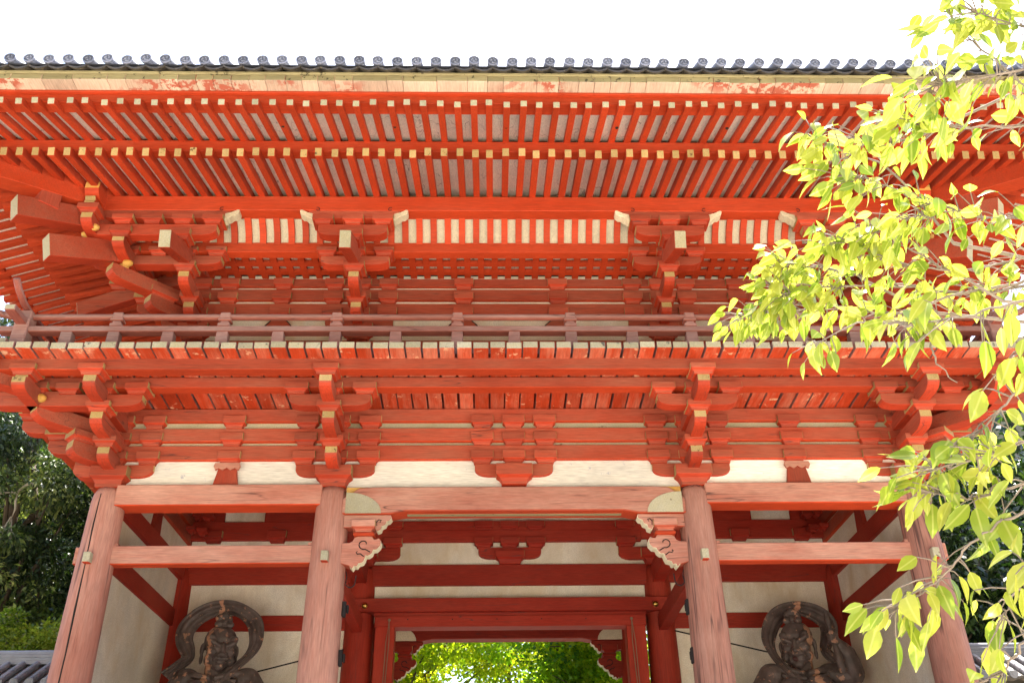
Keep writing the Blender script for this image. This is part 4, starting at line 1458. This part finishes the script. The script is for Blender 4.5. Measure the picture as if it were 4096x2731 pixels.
# ------------------------------------------------------------------ tiled walls running from both sides of the gate
def tiled_wall(s, label):
    t = thing('tiled_wall', label, 'wall', (0, 0, 0), 'tile topped walls beside the gate')
    x0, x1 = s * (A + .26), s * 15.0
    xa, xb = sorted((x0, x1))
    MB().box(xa, xb, 3.12, 3.48, 0, 4.30).obj('wall_body', 'plaster', t)
    MB().box(xa, xb, 3.08, 3.52, 4.22, 4.34).obj('wall_plate', 'redin', t)
    yc, zr = 3.3, 4.76
    ye, ze = 2.62, 4.33
    mb = MB()
    mb.prism([(ye, ze), (ye, ze + .03), (yc, zr + .03), (2 * yc - ye, ze + .03), (2 * yc - ye, ze), (yc, zr)], (0, 0, 0), UY, (0, 0, 1), UX, xa, xb)
    mb.obj('roof_slope', 'tile2', t)
    mb = MB()
    for z0, z1, w in ((4.75, 4.80, .13), (4.803, 4.845, .12), (4.848, 4.89, .11)):
        mb.box(xa, xb, yc - w, yc + w, z0, z1)
    mb.tube([(xa, yc, 4.915), (xb, yc, 4.915)], .062, 12)
    mb.obj('ridge', 'tile3', t, .004)
    sp = .212
    n = int((xb - xa) / sp)
    rest = MB()
    for i in range(n):
        x = x0 + s * (i + .55) * sp
        mb = MB()
        k0, k1 = Vector((x, yc - .10, zr - .005)), Vector((x, ye - .02, ze + .055))
        m_ = 5
        for j in range(m_):
            a, b = k0.lerp(k1, j / m_), k0.lerp(k1, (j + 1.04) / m_)
            mb.tube([a, b], [.050, .055], 12)
        mb.tube([k1 + Vector((0, .01, 0)), k1 + Vector((0, -.018, 0))], .060, 16)
        mb.tube([k1 + Vector((0, -.0181, 0)), k1 + Vector((0, -.024, 0))], .026, 12)
        if i < 16:
            mb.obj('barrel_tile_row', 'tile3', t)
        else:
            rest.add(mb.v, mb.f, mb.m)
        fl = MB()
    tag(rest.obj('hidden_tile_rows', 'tile3', t), kind='stuff')
    mb = MB()
    for i in range(n):
        x = x0 + s * (i + .05) * sp
        poly = [(x + s * sp * j / 6, ze + .035 - .03 * sin(pi * j / 6)) for j in range(7)]
        poly = poly + [(a, b - .028) for a, b in poly[::-1]]
        mb.prism(poly, (0, 0, 0), UX, (0, 0, 1), UY, ye - .03, ye + .08)
    tag(mb.obj('flat_eave_tiles', 'tile2', t), kind='stuff')
    return t


tiled_wall(-1, 'tile topped plaster wall running off to the left of the gate, its dark tiles in shade')
tiled_wall(1, 'tile topped plaster wall running off to the right of the gate, its tiles white with sun')

# ------------------------------------------------------------------ guardian statues
def statue_mat(name, xs, w):
    k = NT(name)
    P = k.pos()
    a = k.noise(P, 5, 5, 0.6)
    b = k.noise(P, 11, 6, 0.62)
    sep = k.n('ShaderNodeSeparateXYZ')
    k.l(P, sep.inputs[0])
    col = k.mix(k.ramp(a, [(0.35, 0.0), (0.65, 1.0)]), (0.046, 0.031, 0.027), (0.115, 0.083, 0.074))
    fl = k.ramp(b, [(0.60, 0.0), (0.635, 1.0)])
    edge = k.math('ABSOLUTE', k.math('SUBTRACT', k.math('ADD', sep.outputs[0], k.math('MULTIPLY', k.math('SUBTRACT', b, .5), .30)), xs))
    st = k.ramp(k.math('DIVIDE', edge, w), [(0.8, 1.0), (1.0, 0.0)])
    f = k.math('MAXIMUM', k.math('MULTIPLY', fl, .75), st)
    col = k.mix(f, col, k.mix(a, (0.40, 0.17, 0.095), (0.46, 0.27, 0.17)))
    # dust settles where the carving looks up
    nz = k.n('ShaderNodeSeparateXYZ')
    k.l(k.n('ShaderNodeNewGeometry').outputs['Normal'], nz.inputs[0])
    du = k.math('MULTIPLY', k.ramp(nz.outputs[2], [(0.25, 0.0), (0.9, 1.0)]), 0.42)
    col = k.mix(du, col, (0.21, 0.185, 0.18))
    k.bump(b, 0.35, 0.01)
    return k.done(col, 0.55, 0.35)


M['nio_l'] = statue_mat('flaking_lacquer_a', -4.075, .034)
M['nio_r'] = statue_mat('flaking_lacquer_b', 4.075, .040)
M['eyew'] = NT('crystal_eye').done((0.62, 0.60, 0.55), 0.2, 0.6)
M['mouth'] = NT('mouth_dark').done((0.05, 0.012, 0.01), 0.6)


def remesh(o, voxel, smooth=4):
    r_ = o.modifiers.new('remesh', 'REMESH')
    r_.mode = 'VOXEL'
    r_.voxel_size = voxel
    r_.use_smooth_shade = True
    s_ = o.modifiers.new('smooth', 'SMOOTH')
    s_.factor = .5
    s_.iterations = smooth
    return o


def limb(mb, pts, rad, seg=12):
    pts = [Vector(p) for p in pts]
    n = 5
    for i in range(len(pts) - 1):
        q, r = [], []
        for j in range(n + 1):
            t = j / n
            q.append(pts[i].lerp(pts[i + 1], t))
            r.append(rad[i] + (rad[i + 1] - rad[i]) * t + .10 * min(rad[i], rad[i + 1]) * sin(pi * t))
        mb.tube(q, r, seg)
    for p, r in zip(pts, rad):
        mb.ball(p, r * 1.0, 12, 0, 8)


def statue(name, label, cx_, yaw, mat, open_mouth, band, arm_raised):
    cy_, cz = 2.2, 4.72
    t = thing(name, label, 'statue', (cx_, cy_, .95), 'wooden guardian statues')
    bpy.context.view_layer.update()
    R = Matrix.Rotation(yaw, 3, 'Z') @ Matrix.Rotation(radians(9), 3, 'X')
    H0 = Vector((cx_, cy_, cz))
    hd = lambda p: H0 + R @ Vector(p)
    mb = MB()

    def blob(c, r, rot=None):
        b = MB()
        b.ball((0, 0, 0), r, 14, 0, 9)
        Q = R if rot is None else R @ Matrix.Rotation(rot[1], 3, rot[0])
        mb.add([hd(c) + Q @ Vector(v) for v in b.v], b.f)

    blob((0, .04, .09), (.222, .25, .218))
    blob((0, -.05, -.06), (.185, .19, .20))
    blob((0, -.09, -.19), (.135, .14, .10))
    blob((0, -.17, -.265 if open_mouth else -.245), (.075, .07, .06))
    for s in (-1, 1):
        blob((s * .115, -.17, -.055), (.072, .06, .065))
        blob((s * .10, -.212, .046), (.100, .050, .034), ('Y', -s * .50))
        blob((s * .135, -.165, .11), (.07, .055, .05), ('Y', -s * .5))
        blob((s * .155, -.10, -.16), (.05, .09, .08))
        blob((s * .228, .03, -.03), (.030, .06, .085))
        blob((s * .225, .02, -.15), (.026, .035, .075))
        blob((s * .040, -.262, -.098), (.032, .038, .030))
        blob((s * .085, -.165, .015), (.052, .05, .040))
    blob((0, -.228, .022), (.030, .044, .050))
    for s in (-1, 1):
        blob((s * .070, -.215, -.115), (.022, .045, .060), ('Y', -s * .5))
    blob((0, -.245, -.035), (.034, .045, .07))
    blob((0, -.285, -.090), (.040, .040, .036))
    if open_mouth:
        blob((0, -.235, -.140), (.088, .038, .022))
        blob((0, -.195, -.250), (.078, .040, .024))
        for s in (-1, 1):
            blob((s * .092, -.19, -.195), (.022, .04, .055))
    else:
        blob((0, -.240, -.148), (.075, .038, .022))
        blob((0, -.228, -.192), (.066, .036, .022))
    # topknot
    blob((0, .05, .33), (.085, .09, .085))
    blob((-.05, .06, .40), (.07, .07, .06))
    blob((.055, .06, .38), (.065, .07, .07))
    blob((.0, .03, .44), (.06, .06, .05))
    limb(mb, [hd((0, .06, -.12)), (cx_, cy_ + .06, cz - .46)], [.145, .165])
    for s in (-1, 1):
        limb(mb, [hd((s * .11, .0, -.20)), (cx_ + s * .07, cy_ - .12, cz - .47)], [.035, .04], 8)
    # trunk of the body, shoulders, collar bones, ribs
    wp = lambda x, y, z: Vector((cx_ + x, cy_ + y, cz + z))

    def body(c, r):
        mb.ball(wp(*c), r, 16, 0, 10)
    body((0, .03, -.60), (.42, .27, .25))
    body((0, .00, -.95), (.33, .25, .34))
    body((0, 0, -1.35), (.36, .28, .28))
    for s in (-1, 1):
        body((s * .18, -.17, -.60), (.19, .13, .14))
        body((s * .40, .03, -.41), (.19, .18, .16))
        limb(mb, [wp(s * .05, -.20, -.42), wp(s * .36, -.08, -.34)], [.034, .045], 8)
        for j in range(5):
            limb(mb, [wp(s * .03, -.245 + .01 * j, -.50 - .065 * j), wp(s * .30, -.17 + .01 * j, -.45 - .065 * j)], [.022, .026], 6)
        # legs planted apart, calves and feet
        limb(mb, [wp(s * .20, 0, -1.5), wp(s * .36, -.12, -2.35), wp(s * .40, .05, -3.25)], [.25, .17, .11])
        limb(mb, [wp(s * .40, .10, -3.62), wp(s * .46, -.30, -3.70)], [.09, .07])
        limb(mb, [wp(s * .40, .05, -3.25), wp(s * .40, .08, -3.62)], [.11, .10])
    # arms
    for s in (-1, 1):
        if s == arm_raised:
            limb(mb, [wp(s * .42, .03, -.42), wp(s * .66, -.10, -.42), wp(s * .58, -.24, -.20), wp(s * .44, -.30, -.05)], [.17, .155, .12, .07])
            hc = wp(s * .40, -.31, .0)
            mb.ball(hc, (.075, .06, .085), 12, 0, 8)
            for j in range(4):       # fingers closed round the shaft
                zz = -.065 + .040 * j
                fp = [hc + Vector((s * .07, .02, zz)), hc + Vector((s * .03, -.07, zz + .003)), hc + Vector((-s * .045, -.075, zz)), hc + Vector((-s * .075, -.02, zz - .004))]
                limb(mb, fp, [.020, .021, .020, .016], 8)
            limb(mb, [hc + Vector((s * .02, -.03, .08)), hc + Vector((-s * .03, -.08, .09)), hc + Vector((-s * .06, -.07, .06))], [.024, .022, .018], 8)
        else:
            limb(mb, [wp(s * .42, .03, -.42), wp(s * .72, .0, -.86), wp(s * .60, -.28, -1.2)], [.17, .14, .09])
            hc = wp(s * .58, -.34, -1.26)
            mb.ball(hc, (.06, .075, .05), 12, 0, 8)
            for j in range(4):
                b0 = hc + Vector((-.05 + .033 * j, -.05, -.01))
                limb(mb, [b0, b0 + Vector((-.008 + .006 * j, -.075, -.02)), b0 + Vector((-.01 + .008 * j, -.12 + .012 * abs(j - 1.5), -.06))], [.021, .019, .014], 8)
            limb(mb, [hc + Vector((-s * .06, 0, 0)), hc + Vector((-s * .11, -.05, -.01)), hc + Vector((-s * .12, -.10, -.02))], [.024, .021, .016], 8)
    o = remesh(mb.obj('figure', mat, None, smooth=True), .0105, 1)
    reparent(o, t)
    # eyes
    for s in (-1, 1):
        e = MB()
        e.ball(hd((s * .080, -.200, .004)), (.026, .018, .013), 12, 0, 8)
        e.ball(hd((s * .074, -.213, .003)), (.012, .007, .012), 8, 1, 6)
        reparent(e.obj('eye', ['eyew', 'iron'], None, smooth=True), t)
    if open_mouth:
        e = MB()
        e.ball(hd((0, -.205, -.195)), (.070, .022, .042), 14, 0, 8)
        reparent(e.obj('mouth', 'mouth', None, smooth=True), t)
    # hair band
    bd = MB()
    for s in (-1, 1):
        bd.ball(hd((s * .075, -.03, .315)), (.06, .03, .045), 10, 0, 6)
    bd.tube([hd((-.10, .03, .29)), hd((0, -.05, .285)), hd((.10, .03, .29))], .026, 8)
    reparent(bd.obj('hair_band', 'nio_band', None, smooth=True), t)
    # skirt
    sk = MB()
    seg = 36
    vs, fs = [], []
    for i, (z, r) in enumerate(((-1.35, .38), (-1.6, .44), (-2.0, .56), (-2.5, .66))):
        for q in range(seg):
            a = 2 * pi * q / seg
            rr_ = r * (1 + .05 * i * sin(a * 9))
            vs.append(wp(rr_ * cos(a), rr_ * .75 * sin(a), z - .06 * i * cos(a * 5)))
    for i in range(3):
        for q in range(seg):
            fs.append((i * seg + q, i * seg + (q + 1) % seg, (i + 1) * seg + (q + 1) % seg, (i + 1) * seg + q))
    sk.add(vs, fs)
    so_ = sk.obj('skirt', mat, None, smooth=True)
    sm = so_.modifiers.new('solid', 'SOLIDIFY')
    sm.thickness = .04
    reparent(so_, t)
    # scarf that stands in a loop round the head
    pts = [Vector(p) for p in band]
    fine = []
    nn = len(pts)
    for i in range(nn - 1):
        p0, p1, p2, p3 = pts[max(i - 1, 0)], pts[i], pts[i + 1], pts[min(i + 2, nn - 1)]
        for j in range(6):
            u = j / 6
            fine.append(.5 * ((2 * p1) + (p2 - p0) * u + (2 * p0 - 5 * p1 + 4 * p2 - p3) * u * u + (3 * p1 - p0 - 3 * p2 + p3) * u ** 3))
    fine.append(pts[-1])
    sb = MB()
    vs, fs = [], []
    m = 14
    for i, p in enumerate(fine):
        d = (fine[min(i + 1, len(fine) - 1)] - fine[max(i - 1, 0)])
        d.z, wdt = d.z, p.w if len(p) > 3 else 0
        dd = Vector((d.x, 0, d.z)).normalized()
        rn = Vector((dd.z, 0, -dd.x))
        c = Vector((p.x, p.y, p.z))
        tw = .30 + .30 * sin(i * .17)
        ax = rn * cos(tw) + Vector((0, 1, 0)) * sin(tw)
        bx2 = Vector((0, 1, 0)) * cos(tw) - rn * sin(tw)
        for q in range(m):
            u = -1 + 2 * q / (m - 1)
            fold = .014 * cos(u * 3.2 * pi) + .035 * u * u
            vs.append(c + ax * (u * p.w * .6) + bx2 * fold)
    for i in range(len(fine) - 1):
        for q in range(m - 1):
            fs.append((i * m + q, i * m + q + 1, (i + 1) * m + q + 1, (i + 1) * m + q))
    sb.add(vs, fs)
    so_ = sb.obj('scarf', mat, None, smooth=True)
    sm = so_.modifiers.new('solid', 'SOLIDIFY')
    sm.thickness = .022
    sm.offset = 0
    sb2 = so_.modifiers.new('sub', 'SUBSURF')
    sb2.levels = sb2.render_levels = 1
    reparent(so_, t)
    return t


M['nio_band'] = statue_mat('band_lacquer', 99, .03)
k1 = lambda px, py, y, w: Vector((-3.978 + (px - 1010) * .00089, y, 5.417 - (py - 150) * .000865, w))
bandL = [k1(330, 1420, 2.02, .16), k1(440, 1270, 2.10, .13), k1(560, 1100, 2.2, .13), k1(500, 960, 2.3, .17), k1(400, 780, 2.34, .20), k1(400, 590, 2.36, .22), k1(540, 400, 2.38, .20), k1(760, 280, 2.4, .19),
         k1(1010, 255, 2.4, .18), k1(1240, 330, 2.38, .17), k1(1440, 500, 2.36, .19), k1(1505, 720, 2.34, .17), k1(1500, 900, 2.3, .15), k1(1430, 1060, 2.24, .13), k1(1330, 1200, 2.16, .14), k1(1210, 1370, 2.04, .16), k1(1130, 1560, 1.96, .17)]
k2 = lambda px, py, y, w: Vector((4.094 + (px - 1000) * .00089, y, 5.337 - (py - 180) * .00087, w))
bandR = [k2(700, 1480, 1.96, .15), k2(570, 1310, 2.04, .14), k2(470, 1140, 2.14, .13), k2(430, 950, 2.26, .13), k2(430, 750, 2.32, .17), k2(540, 500, 2.36, .20), k2(720, 340, 2.4, .20),
         k2(980, 265, 2.4, .17), k2(1230, 340, 2.38, .20), k2(1400, 490, 2.36, .21), k2(1410, 650, 2.34, .20), k2(1340, 800, 2.3, .16), k2(1260, 950, 2.24, .12), k2(1290, 1070, 2.2, .12), k2(1400, 1190, 2.12, .12), k2(1480, 1330, 2.1, .11)]
statue('guardian_statue', 'dark lacquered guardian statue with closed mouth and pale flaking stripe down its cheek', -3.97, radians(24), 'nio_l', False, bandL, 0)
nr = statue('guardian_statue', 'dark lacquered guardian statue with shouting open mouth, raising a short club in its fist', 3.93, radians(-26), 'nio_r', True, bandR, 1)
mb = MB()
cl = Vector((3.93 + .40 - .01, 2.2 - .345, 4.72))
mb.tube([cl + Vector((.05, 0, -.46)), cl + Vector((.03, 0, -.26)), cl + Vector((.01, 0, -.08))], [.045, .05, .034], 10)
mb.tube([cl + Vector((.01, 0, -.08)), cl + Vector((-.01, 0, .10)), cl + Vector((-.025, 0, .20)), cl + Vector((-.035, 0, .34)), cl + Vector((-.04, 0, .36))], [.034, .036, .05, .036, .012], 10)
tag(mb.obj('ritual_club', 'nio_band', smooth=True), 'short flaking wooden club gripped in the fist of the shouting guardian', 'club')

# iron stays from the statues to the columns, cords hanging from the door frame
a0 = Vector((-3.62, 2.1, 4.34)); a1 = Vector((-2.42, 3.0, 4.88))
tag(MB().tube([a0, a1], .011, 6).obj('iron_stay', 'iron'), 'thin iron stay rising right from the closed mouthed guardian to the inner column', 'stay', 'iron stays of the statues')
a0 = Vector((3.50, 2.2, 4.62)); a1 = Vector((2.40, 3.0, 5.12))
tag(MB().tube([a0, a1], .011, 6).obj('iron_stay', 'iron'), 'thin iron stay rising left from the shouting guardian to the inner column', 'stay', 'iron stays of the statues')
for s, lb in ((-1, 'thin doubled cord hanging from the left end of the door lintel'), (1, 'thin doubled cord hanging from the right end of the door lintel')):
    mb = MB()
    mb.ball((s * 1.765, 2.855, 5.262), .022, 8)
    for e in (-1, 1):
        mb.tube([(s * 1.765, 2.845, 5.25), (s * 1.775 + e * .022, 2.845, 4.95), (s * 1.80 + e * .014, 2.845, 4.2), (s * 1.81 + e * .01, 2.845, 3.2)], .006, 5)
    tag(mb.obj('hanging_cord', 'rope'), lb, 'cord', 'cords on the door frame')

# ------------------------------------------------------------------ cherry tree leaning in from the right
CH = thing('cherry_tree', 'cherry tree with glowing yellow green leaves reaching in from the right', 'tree', (3.9, -8.2, 0))
bpy.context.view_layer.update()
mb = MB()
mb.tube([(3.9, -8.2, -.1), (3.85, -8.25, .9), (3.72, -8.3, 1.8), (3.6, -8.35, 2.7), (3.7, -8.2, 3.6), (3.9, -8.1, 4.6)], [.24, .20, .17, .14, .10, .05], 12)
reparent(mb.obj('trunk', 'bark', None, smooth=True), CH)
TW = [
    (40, [(1.636, -8.384, 3.471), (1.399, -8.444, 3.662), (1.311, -8.424, 3.713), (1.227, -8.406, 3.767), (1.151, -8.394, 3.831), (1.078, -8.379, 3.891), (1.014, -8.348, 3.922)]),
    (40, [(1.467, -8.905, 3.663), (1.366, -8.866, 3.68), (1.223, -8.828, 3.702), (1.163, -8.803, 3.74), (1.095, -8.772, 3.77), (1.021, -8.754, 3.82)]),
    (30, [(1.238, -8.386, 3.783), (1.165, -8.408, 3.899), (1.081, -8.405, 3.975), (1.01, -8.385, 4.021), (0.971, -8.369, 4.075), (0.924, -8.349, 4.12)]),
    (26, [(1.25, -8.672, 3.867), (1.155, -8.619, 3.848), (1.057, -8.592, 3.873), (0.983, -8.566, 3.897)]),
    (40, [(1.285, -9.204, 3.585), (1.202, -9.155, 3.605), (1.089, -9.105, 3.625), (1.03, -9.065, 3.657), (1.013, -9.016, 3.673)]),
    (26, [(1.48, -8.982, 3.598), (1.314, -8.99, 3.734), (1.278, -8.979, 3.832), (1.231, -8.969, 3.933), (1.212, -8.954, 4.026), (1.186, -8.948, 4.134)]),
    (30, [(1.417, -9.155, 3.692), (1.313, -9.137, 3.795), (1.239, -9.105, 3.875), (1.182, -9.075, 3.956)]),
    (20, [(1.417, -9.206, 3.777), (1.332, -9.16, 3.898), (1.275, -9.124, 4.034)]),
    (100, [(1.815, -8.274, 3.571), (1.665, -8.189, 3.554), (1.572, -8.128, 3.573), (1.442, -8.056, 3.576), (1.327, -7.979, 3.57), (1.275, -7.92, 3.591), (1.171, -7.878, 3.642), (1.073, -7.831, 3.684), (0.96, -7.771, 3.705), (0.854, -7.713, 3.731), (0.766, -7.653, 3.751)]),
    (80, [(1.784, -8.158, 3.575), (1.54, -8.074, 3.576), (1.381, -8.031, 3.64), (1.226, -7.975, 3.683), (1.024, -7.914, 3.72), (0.915, -7.841, 3.733), (0.874, -7.801, 3.797)]),
    (40, [(1.648, -8.504, 3.572), (1.501, -8.483, 3.621), (1.419, -8.449, 3.647), (1.316, -8.43, 3.696), (1.256, -8.388, 3.707), (1.202, -8.346, 3.718)]),
    (70, [(1.725, -8.3, 3.619), (1.567, -8.234, 3.6), (1.406, -8.184, 3.607), (1.286, -8.154, 3.645), (1.202, -8.137, 3.704), (1.14, -8.121, 3.763), (1.082, -8.101, 3.814), (1.03, -8.063, 3.837)]),
    (36, [(1.413, -8.173, 3.615), (1.289, -8.184, 3.704), (1.219, -8.19, 3.782), (1.175, -8.178, 3.827)]),
    (44, [(1.226, -7.975, 3.683), (1.137, -7.961, 3.76), (1.055, -7.929, 3.807), (0.971, -7.892, 3.846), (0.915, -7.847, 3.872)]),
    (12, [(1.09, -8.491, 3.189), (1.01, -8.422, 3.223), (0.933, -8.361, 3.271), (0.86, -8.27, 3.268), (0.826, -8.189, 3.282)]),
    (22, [(1.224, -8.957, 2.988), (1.099, -8.871, 2.996), (1.034, -8.793, 3.014), (0.956, -8.721, 3.043), (0.953, -8.657, 3.083)]),
    (26, [(1.195, -8.95, 2.785), (1.108, -8.85, 2.767), (1.085, -8.748, 2.746), (1.056, -8.645, 2.721), (1.037, -8.558, 2.723)]),
    (10, [(1.195, -8.997, 2.861), (1.148, -8.933, 2.855), (1.111, -8.876, 2.859)]),
    (30, [(1.195, -8.858, 2.632), (1.093, -8.794, 2.628), (1.032, -8.734, 2.627), (0.95, -8.665, 2.614), (0.926, -8.615, 2.629)]),
    (24, [(1.195, -8.805, 2.545), (1.07, -8.722, 2.533), (1.005, -8.648, 2.535), (0.961, -8.59, 2.562), (0.921, -8.538, 2.598)]),
    (32, [(1.163, -8.772, 2.491), (1.022, -8.701, 2.445), (0.962, -8.638, 2.407), (0.925, -8.574, 2.368), (0.888, -8.516, 2.338), (0.849, -8.461, 2.314), (0.823, -8.417, 2.306)]),
    (20, [(1.133, -8.821, 2.381), (1.042, -8.743, 2.319), (1.017, -8.67, 2.266), (1.01, -8.604, 2.221)]),
    (12, [(1.042, -8.852, 2.242), (0.98, -8.762, 2.145), (0.953, -8.708, 2.105), (0.93, -8.66, 2.075), (0.889, -8.621, 2.06)]),
    (0, [(0.99, -8.658, 3.083), (1.007, -8.65, 3.045), (1.012, -8.63, 2.988), (1.024, -8.622, 2.95), (1.069, -8.611, 2.906)]),
]
P_, D_, N_, L_, R_ = [], [], [], [], []
rs = random.Random(21)
for n, pts in TW:
    pts = [Vector(p) for p in pts]
    fine = []
    for i in range(len(pts) - 1):
        for j in range(4):
            u = j / 4
            p = pts[i].lerp(pts[i + 1], u)
            fine.append(p + Vector((rs.uniform(-1, 1), rs.uniform(-1, 1), rs.uniform(-1, 1))) * .006)
    fine.append(pts[-1])
    # carry the branch back to the limb it grows from
    root = Vector((3.62, -8.33, 2.6 + .35 * (pts[0].z - 2.6)))
    if n > 16:
        d0 = (pts[0] - pts[1]).normalized()
        k0 = pts[0] + d0 * .35
        fine = [root, root.lerp(k0, .5) + Vector((0, 0, .06)), k0.lerp(pts[0], .4)] + fine
    m = len(fine)
    n = int(n * 1.4)
    r0 = .0068 if n >= 100 else .0048
    mb = MB()
    mb.tube(fine, [r0 * (1.5 if i < 3 else 1) * (1 - .72 * i / (m - 1)) for i in range(m)], 6)
    visible = fine[3:] if n > 16 else fine
    vlen = len(visible)
    for q in range(n):
        u = rs.random() ** .8 * (vlen - 1)
        if q < n * .22:
            u = (vlen - 1) * rs.uniform(.80, 1.0)
        i = min(int(u), vlen - 2)
        node = visible[i].lerp(visible[i + 1], u - i)
        ax = (visible[i + 1] - visible[i]).normalized()
        out = Vector((rs.gauss(0, 1), rs.gauss(0, 1), rs.gauss(-.1, .8))).normalized()
        sp = node + (out * .8 + ax * .5) * rs.uniform(.02, .13)
        mb.tube([node, node.lerp(sp, .6) + Vector((0, 0, .006)), sp], [.0026, .002, .0015], 4)
        d = (out * .55 + ax * .35 + Vector((0, 0, rs.uniform(-1.15, -.15)))).normalized()
        nn_ = (Vector((rs.gauss(0, .55), rs.gauss(0, .55), .75)) - ax * .1)
        if rs.random() < .35:
            nn_ = Vector((rs.gauss(0, 1), rs.gauss(-.8, .5), rs.gauss(0, .5)))
        P_.append(sp); D_.append(d); N_.append(nn_)
        L_.append(rs.uniform(.056, .104) * (1.0 if rs.random() < .85 else .6))
        R_.append(rs.random())
    reparent(mb.obj('branch', 'twig', None, smooth=True), CH)
# more of the crown beyond the frame
for i in range(500):
    p = Vector((rs.gauss(3.5, .8), rs.gauss(-8.3, .8), rs.gauss(3.9, .8)))
    # keep the rest of the crown clear of the part that is drawn branch by branch
    v = co.matrix_world.inverted() @ p
    if v.z > -.5 or (abs(v.x / -v.z) < .60 and abs(v.y / -v.z) < .42):
        continue
    P_.append(p); D_.append(Vector((rs.gauss(0, .6), rs.gauss(0, .6), rs.gauss(-.6, .4)))); N_.append(Vector((rs.gauss(0, .5), rs.gauss(0, .5), 1)))
    L_.append(rs.uniform(.065, .105)); R_.append(rs.random())
L_ = np.array(L_)
o = leaf_mesh('crown', np.array(P_), np.array(D_), np.array(N_), L_, L_ * np.array([rs.uniform(.42, .60) for _ in L_]), 'cherry', None, np.array(R_), True)
reparent(o, CH)
